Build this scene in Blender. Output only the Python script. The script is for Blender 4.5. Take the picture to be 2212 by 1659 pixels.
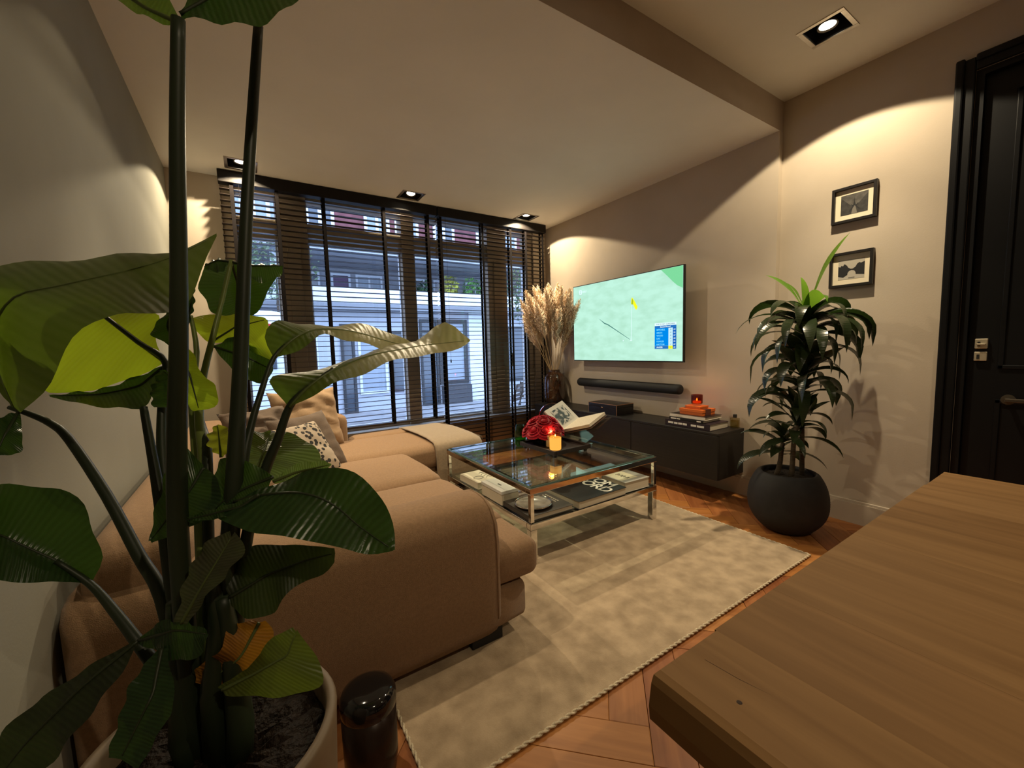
import bpy, bmesh, math, random
from mathutils import Vector, Matrix, noise as mnoise

scene = bpy.context.scene
for o in list(bpy.data.objects):
    bpy.data.objects.remove(o)
C = scene.collection
PI = math.pi

# ------------------------------------------------------------------ camera
YAW, PITCH, ROLL = 0.57035, 0.08853, 0.028345
cam_data = bpy.data.cameras.new('camera')
cam_data.sensor_fit = 'HORIZONTAL'
cam_data.sensor_width = 36.0
cam_data.lens = 880.5 / 2212 * 36.0
cam_data.clip_start = 0.02
cam_data.clip_end = 200
cam = bpy.data.objects.new('camera', cam_data)
C.objects.link(cam)
_f = Vector((math.sin(YAW) * math.cos(PITCH), math.cos(YAW) * math.cos(PITCH), -math.sin(PITCH)))
_r0 = Vector((math.cos(YAW), -math.sin(YAW), 0))
_d0 = _f.cross(_r0)
_r = _r0 * math.cos(ROLL) + _d0 * math.sin(ROLL)
_d = _d0 * math.cos(ROLL) - _r0 * math.sin(ROLL)
_m = Matrix((_r, -_d, -_f)).transposed().to_4x4()
_m.translation = Vector((0, 0, 1.2))
cam.matrix_world = _m
scene.camera = cam

# ------------------------------------------------------------------ world (blue overcast dusk sky)
world = bpy.data.worlds.new('dusk_sky')
scene.world = world
world.use_nodes = True
_bg = world.node_tree.nodes['Background']
_bg.inputs[0].default_value = (0.50, 0.66, 1.0, 1)
_bg.inputs[1].default_value = 5.5

# ------------------------------------------------------------------ view settings
scene.view_settings.view_transform = 'Standard'
scene.view_settings.look = 'None'
scene.view_settings.gamma = 1.0
scene.view_settings.use_curve_mapping = False
scene.view_settings.exposure = 0.12

# strengths of the room's recessed lamps
LAMP_COL = (1.0, 0.82, 0.545)
LAMP_WIDE = 70.0
LAMP_BEAM = 95.0

# ------------------------------------------------------------------ material helpers
MATS = {}


def mat(name, col=(0.5, 0.5, 0.5), rough=0.6, metal=0.0, spec=0.5, noise=0.0, nscale=8.0, bump=0.0, bscale=60.0,
        emit=None, estr=0.0, trans=0.0, ior=1.45, coat=0.0, sheen=0.0, col2=None, detail=4.0, stretch=None,
        coords='Object', alpha=1.0, rpos=(0.32, 0.68)):
    if name in MATS:
        return MATS[name]
    m = bpy.data.materials.new(name)
    m.use_nodes = True
    nt = m.node_tree
    b = nt.nodes['Principled BSDF']
    b.inputs['Base Color'].default_value = (*col, 1)
    b.inputs['Roughness'].default_value = rough
    b.inputs['Metallic'].default_value = metal
    b.inputs['Specular IOR Level'].default_value = spec
    b.inputs['IOR'].default_value = ior
    b.inputs['Transmission Weight'].default_value = trans
    b.inputs['Coat Weight'].default_value = coat
    b.inputs['Sheen Weight'].default_value = sheen
    b.inputs['Alpha'].default_value = alpha
    if emit:
        b.inputs['Emission Color'].default_value = (*emit, 1)
        b.inputs['Emission Strength'].default_value = estr
    if noise or bump or col2:
        tc = nt.nodes.new('ShaderNodeTexCoord')
        src = tc.outputs[coords]
        if stretch:
            mp = nt.nodes.new('ShaderNodeMapping')
            mp.inputs['Scale'].default_value = stretch
            nt.links.new(src, mp.inputs[0])
            src = mp.outputs[0]
    if noise or col2:
        n = nt.nodes.new('ShaderNodeTexNoise')
        n.inputs['Scale'].default_value = nscale
        n.inputs['Detail'].default_value = detail
        nt.links.new(src, n.inputs['Vector'])
        r = nt.nodes.new('ShaderNodeValToRGB')
        r.color_ramp.elements[0].position = rpos[0]
        r.color_ramp.elements[1].position = rpos[1]
        c2 = col2 if col2 else tuple(c * (1 - noise) for c in col)
        r.color_ramp.elements[0].color = (*c2, 1)
        r.color_ramp.elements[1].color = (*(col if col2 else tuple(min(1, c * (1 + noise * 0.6)) for c in col)), 1)
        nt.links.new(n.outputs['Fac'], r.inputs[0])
        nt.links.new(r.outputs[0], b.inputs['Base Color'])
    if bump:
        n2 = nt.nodes.new('ShaderNodeTexNoise')
        n2.inputs['Scale'].default_value = bscale
        n2.inputs['Detail'].default_value = 3
        nt.links.new(src, n2.inputs['Vector'])
        bp = nt.nodes.new('ShaderNodeBump')
        bp.inputs['Strength'].default_value = bump
        bp.inputs['Distance'].default_value = 0.01
        nt.links.new(n2.outputs['Fac'], bp.inputs['Height'])
        nt.links.new(bp.outputs[0], b.inputs['Normal'])
    MATS[name] = m
    return m


def arch_glass(name, tint=(0.93, 0.97, 0.95), gloss_rough=0.0, ior=1.5, boost=1.0, expo=5.0):
    if name in MATS:
        return MATS[name]
    m = bpy.data.materials.new(name)
    m.use_nodes = True
    nt = m.node_tree
    nt.nodes.remove(nt.nodes['Principled BSDF'])
    out = nt.nodes['Material Output']
    tr = nt.nodes.new('ShaderNodeBsdfTransparent')
    tr.inputs[0].default_value = (*tint, 1)
    gl = nt.nodes.new('ShaderNodeBsdfGlossy')
    gl.inputs['Roughness'].default_value = gloss_rough
    lw = nt.nodes.new('ShaderNodeLayerWeight')
    lw.inputs['Blend'].default_value = 0.5
    pw = nt.nodes.new('ShaderNodeMath')
    pw.operation = 'POWER'
    pw.inputs[1].default_value = expo
    nt.links.new(lw.outputs['Facing'], pw.inputs[0])
    f0 = ((ior - 1) / (ior + 1)) ** 2 * boost
    mul = nt.nodes.new('ShaderNodeMath')
    mul.operation = 'MULTIPLY_ADD'
    mul.use_clamp = True
    mul.inputs[1].default_value = 1 - f0
    mul.inputs[2].default_value = f0
    nt.links.new(pw.outputs[0], mul.inputs[0])
    mx = nt.nodes.new('ShaderNodeMixShader')
    nt.links.new(mul.outputs[0], mx.inputs[0])
    nt.links.new(tr.outputs[0], mx.inputs[1])
    nt.links.new(gl.outputs[0], mx.inputs[2])
    nt.links.new(mx.outputs[0], out.inputs[0])
    MATS[name] = m
    return m


def leaf_mat(name, top, trans_col, tw=0.35, rough=0.35, veins=1.0, tip=None):
    if name in MATS:
        return MATS[name]
    m = bpy.data.materials.new(name)
    m.use_nodes = True
    nt = m.node_tree
    b = nt.nodes['Principled BSDF']
    out = nt.nodes['Material Output']
    b.inputs['Roughness'].default_value = rough
    uv = nt.nodes.new('ShaderNodeTexCoord')
    wv = nt.nodes.new('ShaderNodeTexWave')
    wv.wave_type = 'BANDS'
    wv.bands_direction = 'Y'
    wv.inputs['Scale'].default_value = 9.0
    wv.inputs['Distortion'].default_value = 1.2
    wv.inputs['Detail'].default_value = 2.0
    nt.links.new(uv.outputs['UV'], wv.inputs['Vector'])
    rp = nt.nodes.new('ShaderNodeValToRGB')
    rp.color_ramp.elements[0].color = (*[c * (1 - 0.25 * veins) for c in top], 1)
    rp.color_ramp.elements[1].color = (*[min(1, c * (1 + 0.15 * veins)) for c in top], 1)
    nt.links.new(wv.outputs['Fac'], rp.inputs[0])
    if tip:  # blend to a paler outer leaf, used as painted light
        sx = nt.nodes.new('ShaderNodeSeparateXYZ')
        nt.links.new(uv.outputs['UV'], sx.inputs[0])
        r2 = nt.nodes.new('ShaderNodeValToRGB')
        r2.color_ramp.elements[0].position = 0.25
        r2.color_ramp.elements[1].position = 0.60
        nt.links.new(sx.outputs['Y'], r2.inputs[0])
        mc = nt.nodes.new('ShaderNodeMix')
        mc.data_type = 'RGBA'
        nt.links.new(r2.outputs[0], mc.inputs[0])
        nt.links.new(rp.outputs[0], mc.inputs[6])
        mc.inputs[7].default_value = (*tip, 1)
        nt.links.new(mc.outputs[2], b.inputs['Base Color'])
    else:
        nt.links.new(rp.outputs[0], b.inputs['Base Color'])
    bp = nt.nodes.new('ShaderNodeBump')
    bp.inputs['Strength'].default_value = 0.25 * veins
    bp.inputs['Distance'].default_value = 0.004
    nt.links.new(wv.outputs['Fac'], bp.inputs['Height'])
    nt.links.new(bp.outputs[0], b.inputs['Normal'])
    tl = nt.nodes.new('ShaderNodeBsdfTranslucent')
    tl.inputs[0].default_value = (*trans_col, 1)
    mx = nt.nodes.new('ShaderNodeMixShader')
    mx.inputs[0].default_value = tw
    nt.links.new(b.outputs[0], mx.inputs[1])
    nt.links.new(tl.outputs[0], mx.inputs[2])
    nt.links.new(mx.outputs[0], out.inputs[0])
    MATS[name] = m
    return m


def emit_mat(name, col, strength=1.0):
    if name in MATS:
        return MATS[name]
    m = bpy.data.materials.new(name)
    m.use_nodes = True
    nt = m.node_tree
    nt.nodes.remove(nt.nodes['Principled BSDF'])
    e = nt.nodes.new('ShaderNodeEmission')
    e.inputs[0].default_value = (*col, 1)
    e.inputs[1].default_value = strength
    nt.links.new(e.outputs[0], nt.nodes['Material Output'].inputs[0])
    MATS[name] = m
    return m


# ------------------------------------------------------------------ mesh helpers
class MB:
    """Collects geometry; build() links it as one mesh object."""

    def __init__(self):
        self.bm = bmesh.new()

    def box(self, x0, x1, y0, y1, z0, z1, bevel=0.0, seg=2, M=None):
        g = bmesh.ops.create_cube(self.bm, size=1.0)
        vs = g['verts']
        for v in vs:
            v.co = Vector((x0 + (v.co.x + .5) * (x1 - x0), y0 + (v.co.y + .5) * (y1 - y0), z0 + (v.co.z + .5) * (z1 - z0)))
        if bevel:
            es = list({e for v in vs for e in v.link_edges})
            r = bmesh.ops.bevel(self.bm, geom=es, offset=bevel, segments=seg, profile=0.5, affect='EDGES')
            vs = list({v for f in r['faces'] for v in f.verts} | {v for v in vs if v.is_valid})
        if M is not None:
            bmesh.ops.transform(self.bm, matrix=M, verts=vs)
        return vs

    def face(self, pts):
        return self.bm.faces.new([self.bm.verts.new(p) for p in pts])

    def lathe(self, prof, c=(0, 0, 0), seg=32, close=False, M=None):
        rings = []
        for r, z in prof:
            if r < 1e-6:
                rings.append([self.bm.verts.new((c[0], c[1], c[2] + z))])
            else:
                rings.append([self.bm.verts.new((c[0] + r * math.cos(2 * PI * k / seg), c[1] + r * math.sin(2 * PI * k / seg), c[2] + z)) for k in range(seg)])
        for a, b in zip(rings[:-1], rings[1:]):
            for k in range(seg):
                k2 = (k + 1) % seg
                if len(a) == 1 and len(b) == 1:
                    continue
                if len(a) == 1:
                    self.bm.faces.new((a[0], b[k2], b[k]))
                elif len(b) == 1:
                    self.bm.faces.new((a[k], a[k2], b[0]))
                else:
                    self.bm.faces.new((a[k], a[k2], b[k2], b[k]))
        vs = [v for r in rings for v in r]
        if M is not None:
            bmesh.ops.transform(self.bm, matrix=M, verts=vs)
        return vs

    def tube(self, pts, r0, r1=None, seg=8, cap=True, flat=1.0):
        r1 = r0 if r1 is None else r1
        pts = [Vector(p) for p in pts]
        n = len(pts)
        rings = []
        up = Vector((0.31, 0.22, 0.92))
        for i, p in enumerate(pts):
            t = (pts[min(i + 1, n - 1)] - pts[max(i - 1, 0)]).normalized()
            a = t.cross(up)
            if a.length < 1e-3:
                a = t.cross(Vector((1, 0, 0)))
            a.normalize()
            b = t.cross(a)
            r = r0 + (r1 - r0) * i / max(1, n - 1)
            rings.append([self.bm.verts.new(p + a * (r * math.cos(2 * PI * k / seg)) + b * (r * flat * math.sin(2 * PI * k / seg))) for k in range(seg)])
        for a, b in zip(rings[:-1], rings[1:]):
            for k in range(seg):
                k2 = (k + 1) % seg
                self.bm.faces.new((a[k], a[k2], b[k2], b[k]))
        if cap:
            self.bm.faces.new(rings[0][::-1])
            self.bm.faces.new(rings[-1])

    def grid(self, rows, uv=True):
        vr = [[self.bm.verts.new(p) for p in row] for row in rows]
        lay = self.bm.loops.layers.uv.verify() if uv else None
        nr, nc = len(vr), len(vr[0])
        for i in range(nr - 1):
            for j in range(nc - 1):
                f = self.bm.faces.new((vr[i][j], vr[i][j + 1], vr[i + 1][j + 1], vr[i + 1][j]))
                if lay:
                    for l, (a, b) in zip(f.loops, ((i, j), (i, j + 1), (i + 1, j + 1), (i + 1, j))):
                        l[lay].uv = (b / (nc - 1), a / (nr - 1))

    def data(self, name, smooth=False, fix=True):
        if fix:
            bmesh.ops.recalc_face_normals(self.bm, faces=self.bm.faces)
        me = bpy.data.meshes.new(name)
        self.bm.to_mesh(me)
        self.bm.free()
        if smooth:
            for p in me.polygons:
                p.use_smooth = True
        return me

    def build(self, name, material, parent=None, smooth=False, fix=True):
        return link_mesh(name, self.data(name, smooth, fix), material, parent)


def link_mesh(name, me, material=None, parent=None, loc=None):
    o = bpy.data.objects.new(name, me)
    C.objects.link(o)
    if material is not None and not me.materials:
        me.materials.append(material)
    if parent is not None:
        o.parent = parent
        if parent.type == 'EMPTY':
            o.location = -parent.location        # geometry is written in world coordinates
    if loc is not None:
        o.location = Vector(loc) - (parent.location if (parent is not None and parent.type == 'EMPTY') else Vector((0, 0, 0)))
    return o


def tag(o, label, cat, group=None):
    o['label'] = label
    o['category'] = cat
    if group:
        o['group'] = group
    return o


def thing(name, label, cat, loc=(0, 0, 0), group=None):
    o = bpy.data.objects.new(name, None)
    o.empty_display_size = 0.05
    C.objects.link(o)
    o.location = loc
    return tag(o, label, cat, group)


def structure(o):
    o['kind'] = 'structure'
    return o


def rounded(o, width=0.01, seg=3, angle=0.6):
    b = o.modifiers.new('bevel', 'BEVEL')
    b.width = width
    b.segments = seg
    b.limit_method = 'ANGLE'
    b.angle_limit = angle
    for p in o.data.polygons:
        p.use_smooth = True
    return o


def soft_box(x0, x1, y0, y1, z0, z1, r=0.06, puff=0.0, n=10, wrinkle=0.0, seed=0, pts_fn=None):
    """A cushion-like block: a subdivided box with rounded edges and puffed faces."""
    bm = bmesh.new()
    g = bmesh.ops.create_cube(bm, size=2.0)
    bmesh.ops.subdivide_edges(bm, edges=bm.edges[:], cuts=n, use_grid_fill=True)
    hx, hy, hz = (x1 - x0) / 2, (y1 - y0) / 2, (z1 - z0) / 2
    c = Vector(((x0 + x1) / 2, (y0 + y1) / 2, (z0 + z1) / 2))
    rx = min(r, hx * .98, hy * .98, hz * .98)

    def dense(t, h):                      # squeeze samples toward the rounded rim
        s = math.copysign(abs(t) ** 0.7, t)
        return s * h
    for v in bm.verts:
        p = Vector((dense(v.co.x, hx), dense(v.co.y, hy), dense(v.co.z, hz)))
        q = Vector((max(-hx + rx, min(hx - rx, p.x)), max(-hy + rx, min(hy - rx, p.y)), max(-hz + rx, min(hz - rx, p.z))))
        d = p - q
        if d.length > 1e-6:
            m = max(abs(d.x), abs(d.y), abs(d.z))
            p = q + d.normalized() * m
        if puff:
            ux, uy, uz = p.x / hx, p.y / hy, p.z / hz
            fx, fy, fz = (1 - min(1, abs(ux)) ** 2), (1 - min(1, abs(uy)) ** 2), (1 - min(1, abs(uz)) ** 2)
            p = p + Vector((math.copysign(puff * fy * fz * abs(ux) ** 3, ux), math.copysign(puff * fx * fz * abs(uy) ** 3, uy), math.copysign(puff * fx * fy * abs(uz) ** 3, uz)))
        if wrinkle:
            nn = mnoise.noise(Vector((p.x * 5 + seed, p.y * 5, p.z * 5))) + 0.5 * mnoise.noise(Vector((p.x * 13 + seed, p.y * 9, p.z * 9)))
            p = p + p.normalized() * nn * wrinkle
        v.co = c + p
    me = bpy.data.meshes.new('soft')
    bm.to_mesh(me)
    bm.free()
    for p in me.polygons:
        p.use_smooth = True
    return me


def text_mesh(body, size, extrude=0.0005, bold=False, align='LEFT', spacing=1.0):
    cu = bpy.data.curves.new('txt', 'FONT')
    cu.body = body
    cu.size = size
    cu.extrude = extrude
    cu.align_x = align
    cu.space_character = spacing
    if bold:
        cu.offset = size * 0.018
    cu.resolution_u = 3
    o = bpy.data.objects.new('txt', cu)
    C.objects.link(o)
    dg = bpy.context.evaluated_depsgraph_get()
    dg.update()
    me = bpy.data.meshes.new_from_object(o.evaluated_get(dg))
    bpy.data.objects.remove(o)
    return me


def put_text(name, body, size, M, material, parent, extrude=0.0005, bold=False, align='LEFT', spacing=1.0):
    me = text_mesh(body, size, extrude, bold, align, spacing)
    me.transform(M)
    me.materials.clear()
    return link_mesh(name, me, material, parent)


def frame_matrix(origin, xaxis, yaxis):
    x = Vector(xaxis).normalized()
    y = Vector(yaxis).normalized()
    z = x.cross(y)
    M = Matrix((x, y, z)).transposed().to_4x4()
    M.translation = Vector(origin)
    return M
# ------------------------------------------------------------------ materials
wall_m = mat('taupe_plaster', (0.50, 0.43, 0.345), 0.9, noise=0.05, nscale=3.0, bump=0.04, bscale=160, spec=0.2)
ceil_m = mat('ceiling_plaster', (0.77, 0.755, 0.71), 0.9, noise=0.04, nscale=2.0, bump=0.03, bscale=120, spec=0.2)
base_m = mat('baseboard_paint', (0.55, 0.48, 0.39), 0.45, noise=0.03)
frame_m = mat('window_frame_paint', (0.44, 0.36, 0.265), 0.5, noise=0.08, nscale=5)
black_paint = mat('black_door_paint', (0.0035, 0.0038, 0.005), 0.42, noise=0.1, spec=0.3)
chrome = mat('polished_chrome', (0.82, 0.80, 0.78), 0.06, metal=1.0)
steel = mat('brushed_steel', (0.55, 0.52, 0.48), 0.3, metal=1.0, noise=0.08, nscale=30)
matte_black = mat('matte_black', (0.012, 0.012, 0.013), 0.6)
pane_m = arch_glass('window_glass', (0.95, 0.97, 0.98))
slat_m = mat('dark_wood_slat', (0.020, 0.013, 0.010), 0.30, noise=0.4, nscale=6, stretch=(1, 30, 30), spec=0.6)
tape_m = mat('black_ladder_tape', (0.006, 0.0045, 0.0045), 0.9, spec=0.1)
rail_m = mat('black_headrail', (0.006, 0.0045, 0.004), 0.55, spec=0.3)

LX, TVX, PX = -0.44, 3.19, 3.24
WY, STEPY, BACKY = 4.12, 1.46, -3.2
ZL, ZH = 2.64, 2.84
LAMPS_LOW = [(0.054, 3.80), (1.378, 3.80), (2.70, 3.82), (0.054, 1.85)]
LAMPS_HIGH = [(2.71, 1.02), (1.378, 1.02), (2.71, -1.1), (0.716, -1.1)]
HOLE = 0.088

# ------------------------------------------------------------------ floor with herringbone planks
fm = MB()
fm.box(LX, PX + 0.1, BACKY, WY, -0.15, -0.012)
floor = structure(fm.build('floor', mat('floor_bed', (0.10, 0.045, 0.018), 0.8, noise=0.2)))


def wood_mat(name, c1, c2, rot, rough=0.42, scale=1.0, spec=0.5):
    m = bpy.data.materials.new(name)
    m.use_nodes = True
    nt = m.node_tree
    b = nt.nodes['Principled BSDF']
    b.inputs['Roughness'].default_value = rough
    b.inputs['Specular IOR Level'].default_value = spec
    tc = nt.nodes.new('ShaderNodeTexCoord')
    mp = nt.nodes.new('ShaderNodeMapping')
    mp.vector_type = 'TEXTURE'                      # turn to the board's long axis first, then stretch
    mp.inputs['Rotation'].default_value = (0, 0, rot)
    mp.inputs['Scale'].default_value = (1 / (2.2 * scale), 1 / (26 * scale), 1 / 2.2)
    oi = nt.nodes.new('ShaderNodeObjectInfo')
    ad = nt.nodes.new('ShaderNodeVectorMath')
    ad.operation = 'MULTIPLY_ADD'
    ad.inputs[1].default_value = (37.0, 23.0, 11.0)
    nt.links.new(oi.outputs['Random'], ad.inputs[0])
    nt.links.new(tc.outputs['Object'], ad.inputs[2])
    nt.links.new(ad.outputs[0], mp.inputs[0])
    n = nt.nodes.new('ShaderNodeTexNoise')
    n.inputs['Scale'].default_value = 1.0
    n.inputs['Detail'].default_value = 6
    n.inputs['Distortion'].default_value = 0.6
    nt.links.new(mp.outputs[0], n.inputs['Vector'])
    r = nt.nodes.new('ShaderNodeValToRGB')
    r.color_ramp.elements[0].position = 0.30
    r.color_ramp.elements[1].position = 0.70
    r.color_ramp.elements[0].color = (*c1, 1)
    r.color_ramp.elements[1].color = (*c2, 1)
    nt.links.new(n.outputs['Fac'], r.inputs[0])
    nt.links.new(r.outputs[0], b.inputs['Base Color'])
    bp = nt.nodes.new('ShaderNodeBump')
    bp.inputs['Strength'].default_value = 0.12
    bp.inputs['Distance'].default_value = 0.003
    nt.links.new(n.outputs['Fac'], bp.inputs['Height'])
    nt.links.new(bp.outputs[0], b.inputs['Normal'])
    return m


oak_h = [wood_mat('oak_plank_h%d' % i, c1, c2, 3 * PI / 4) for i, (c1, c2) in enumerate([((0.31, 0.110, 0.024), (0.47, 0.190, 0.050)), ((0.27, 0.088, 0.020), (0.41, 0.155, 0.042)), ((0.34, 0.125, 0.030), (0.50, 0.215, 0.060))])]
oak_v = [wood_mat('oak_plank_v%d' % i, c1, c2, PI / 4) for i, (c1, c2) in enumerate([((0.27, 0.088, 0.024), (0.40, 0.152, 0.047)), ((0.22, 0.068, 0.020), (0.34, 0.122, 0.037)), ((0.29, 0.105, 0.030), (0.43, 0.176, 0.056))])]


def clip_poly(poly, axis, val, keep_less):
    out = []
    for i in range(len(poly)):
        a, b = poly[i], poly[(i + 1) % len(poly)]
        ia = (a[axis] <= val) if keep_less else (a[axis] >= val)
        ib = (b[axis] <= val) if keep_less else (b[axis] >= val)
        if ia:
            out.append(a)
        if ia != ib:
            t = (val - a[axis]) / (b[axis] - a[axis])
            out.append((a[0] + (b[0] - a[0]) * t, a[1] + (b[1] - a[1]) * t))
    return out


PWID, PLEN = 0.1237, 0.1237 * 5
S2 = math.sqrt(0.5)
rnd = random.Random(3)
nplank = 0
for i in range(-60, 61):
    for j in range(-8, 9):
        for kind in (0, 1):
            ou = -0.141 + i * PWID + j * PLEN
            ov = 1.2396 - PWID + i * PWID - j * PLEN
            if kind == 0:
                r = (ou, ou + PLEN, ov, ov + PWID)
            else:
                r = (ou, ou + PWID, ov + PWID, ov + PWID + PLEN)
            g = 0.0009
            cs = [(r[0] + g, r[2] + g), (r[1] - g, r[2] + g), (r[1] - g, r[3] - g), (r[0] + g, r[3] - g)]
            # u' = -(x-y)/sqrt2, v = (x+y)/sqrt2
            poly = [((-u + v) * S2, (u + v) * S2) for u, v in cs]
            cx = sum(p[0] for p in poly) / 4
            cy = sum(p[1] for p in poly) / 4
            for ax, val, kl in ((0, LX + 0.012, False), (0, PX - 0.012, True), (1, -0.35, False), (1, WY - 0.03, True)):
                poly = clip_poly(poly, ax, val, kl) if poly else poly
            if len(poly) < 3:
                continue
            area = abs(sum(poly[k][0] * poly[(k + 1) % len(poly)][1] - poly[(k + 1) % len(poly)][0] * poly[k][1] for k in range(len(poly)))) / 2
            if area < 0.004:
                continue
            b = MB()
            top = rnd.uniform(-0.0004, 0.0)
            bv = [b.bm.verts.new((x - cx, y - cy, -0.012)) for x, y in poly]
            mv = [b.bm.verts.new((x - cx, y - cy, top - 0.0012)) for x, y in poly]
            mx_, my_ = sum(p[0] for p in poly) / len(poly), sum(p[1] for p in poly) / len(poly)
            tv = [b.bm.verts.new((x - cx + (mx_ - x) * 0.006, y - cy + (my_ - y) * 0.012, top)) for x, y in poly]
            b.bm.faces.new(tv)
            for a_, b_ in ((bv, mv), (mv, tv)):
                for k in range(len(poly)):
                    k2 = (k + 1) % len(poly)
                    b.bm.faces.new((a_[k], a_[k2], b_[k2], b_[k]))
            o = link_mesh('plank', b.data('plank'), rnd.choice(oak_h if kind == 0 else oak_v), floor)
            o.location = (cx, cy, 0)
            nplank += 1

# ------------------------------------------------------------------ walls
w = MB(); w.box(LX - 0.12, LX, BACKY - 0.1, WY + 0.2, -0.15, 3.0)
structure(w.build('wall_left', mat('olive_grey_plaster', (0.30, 0.29, 0.245), 0.9, noise=0.05, nscale=3.0, bump=0.04, bscale=160, spec=0.2)))
w = MB()
w.box(TVX, TVX + 0.2, STEPY, WY + 0.2, -0.15, ZL + 0.3)
structure(w.build('wall_right', wall_m))
DY0, DY1, DZ = -0.42, 0.555, 2.545     # door opening
w = MB()
w.box(PX, PX + 0.15, DY1, STEPY, -0.15, ZH + 0.2)
w.box(PX, PX + 0.15, DY0, DY1, DZ, ZH + 0.2)
w.box(PX, PX + 0.15, BACKY - 0.1, DY0, -0.15, ZH + 0.2)
structure(w.build('wall_right_dining', wall_m))
w = MB(); w.box(LX - 0.1, PX + 0.15, BACKY - 0.12, BACKY, -0.15, 3.0)
structure(w.build('wall_back', wall_m))
WX0, WX1 = -0.10, 3.00
w = MB()
w.box(LX, WX0, WY, WY + 0.2, -0.15, ZL + 0.1)
w.box(WX1, TVX, WY, WY + 0.2, -0.15, ZL + 0.1)
w.box(WX0, WX1, WY, WY + 0.2, 2.60, ZL + 0.1)
w.box(WX0, WX1, WY, WY + 0.2, -0.15, 0.03)
structure(w.build('wall_window', wall_m))


def holed_slab(name, x0, x1, y0, y1, z, holes, th, m):
    xs = sorted({x0, x1} | {h[0] + s for h in holes for s in (-HOLE, HOLE)})
    ys = sorted({y0, y1} | {h[1] + s for h in holes for s in (-HOLE, HOLE)})
    b = MB()
    for xa, xb in zip(xs[:-1], xs[1:]):
        for ya, yb in zip(ys[:-1], ys[1:]):
            cx, cy = (xa + xb) / 2, (ya + yb) / 2
            if any(abs(cx - h[0]) < HOLE and abs(cy - h[1]) < HOLE for h in holes):
                continue
            b.box(xa, xb, ya, yb, z, z + th)
    bmesh.ops.remove_doubles(b.bm, verts=b.bm.verts, dist=1e-5)
    # drop the faces two neighbouring boxes share
    seen = {}
    for f in b.bm.faces:
        seen.setdefault(frozenset(v.index for v in f.verts), []).append(f)
    return structure(b.build(name, m))


holed_slab('ceiling', LX, TVX, STEPY, WY, ZL, LAMPS_LOW, 0.14, ceil_m)
holed_slab('ceiling_dining', LX, PX, BACKY, STEPY - 0.001, ZH, LAMPS_HIGH, 0.14, ceil_m)
w = MB(); w.box(LX, PX, STEPY - 0.0005, STEPY + 0.05, ZL + 0.0005, ZH + 0.14)
structure(w.build('trim_1', mat('ceiling_step_shade', (0.46, 0.385, 0.31), 0.9, noise=0.04)))  # darker than the ceiling, shade of the unlit face put into colour

# baseboards
for nm, (x0, x1, y0, y1) in (('baseboard_right', (TVX - 0.014, TVX, STEPY, WY)), ('baseboard_right_dining', (PX - 0.014, PX, DY1 + 0.075, STEPY - 0.0)), ('baseboard_left', (LX, LX + 0.014, BACKY, WY))):
    b = MB()
    b.box(x0, x1, y0, y1, 0.0, 0.135)
    if nm == 'baseboard_left':
        b.box(x0, x0 + 0.009, y0, y1, 0.135, 0.152, bevel=0.003)
    else:
        b.box(x1 - 0.009, x1, y0, y1, 0.135, 0.152, bevel=0.003)
    structure(b.build(nm, base_m))

# ------------------------------------------------------------------ black door on the right
door = bpy.data.objects.new('door_1', None)
C.objects.link(door)
door.location = (PX, 0.07, 0)
structure(door)
b = MB()
for (a0, a1, c0, c1) in ((DY1, DY1 + 0.065, 0.0, DZ + 0.065), (DY0 - 0.065, DY0, 0.0, DZ + 0.065), (DY0, DY1, DZ, DZ + 0.065)):
    b.box(PX - 0.022, PX + 0.0, a0, a1, c0, c1, bevel=0.006)
for (a0, a1, c0, c1) in ((DY1 + 0.038, DY1 + 0.072, 0.0, DZ + 0.072), (DY0 - 0.072, DY0 - 0.038, 0.0, DZ + 0.072), (DY0, DY1, DZ + 0.038, DZ + 0.072)):
    b.box(PX - 0.036, PX, a0, a1, c0, c1, bevel=0.008)
b.build('architrave', black_paint, door)
b = MB()
for (a0, a1, c0, c1) in ((DY1 - 0.03, DY1, 0.0, DZ), (DY0, DY0 + 0.03, 0.0, DZ), (DY0 + 0.03, DY1 - 0.03, DZ - 0.03, DZ)):
    b.box(PX, PX + 0.11, a0, a1, c0, c1)
b.build('jamb', black_paint, door)
b = MB()
lx0 = PX + 0.03
b.box(lx0, lx0 + 0.045, DY0 + 0.032, DY1 - 0.032, 0.012, DZ - 0.032)
for (a0, a1, c0, c1) in ((DY0 + 0.14, DY1 - 0.14, 0.15, 0.86), (DY0 + 0.14, DY1 - 0.14, 1.02, 2.40)):
    for (p0, p1, q0, q1) in ((a0, a0 + 0.02, c0, c1), (a1 - 0.02, a1, c0, c1), (a0, a1, c0, c0 + 0.02), (a0, a1, c1 - 0.02, c1)):
        b.box(lx0 - 0.008, lx0, p0, p1, q0, q1, bevel=0.003)
leafd = b.build('door_leaf', black_paint, door)
b = MB(); b.box(PX + 0.111, PX + 0.15, DY0, DY1, 0.0, DZ); b.build('door_backing', black_paint, door)  # added dark panel behind the leaf, closes the gap to the sky
for nm, zc, h in (('night_latch', 1.152, 0.052), ('lock_plate', 1.085, 0.048)):
    b = MB()
    b.box(lx0 - 0.016, lx0, 0.452, 0.498, zc - h / 2, zc + h / 2, bevel=0.003)
    if nm == 'night_latch':
        b.box(lx0 - 0.03, lx0 - 0.016, 0.458, 0.49, zc - 0.008, zc + 0.002, bevel=0.002)
    o = b.build(nm, mat('latch_metal', (0.62, 0.55, 0.42), 0.35, metal=0.7), leafd)
    b = MB()
    b.box(lx0 - 0.018, lx0 - 0.0155, 0.478, 0.488, zc - 0.014, zc + 0.010)
    b.build('keyhole', matte_black, leafd)
b = MB()
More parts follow.
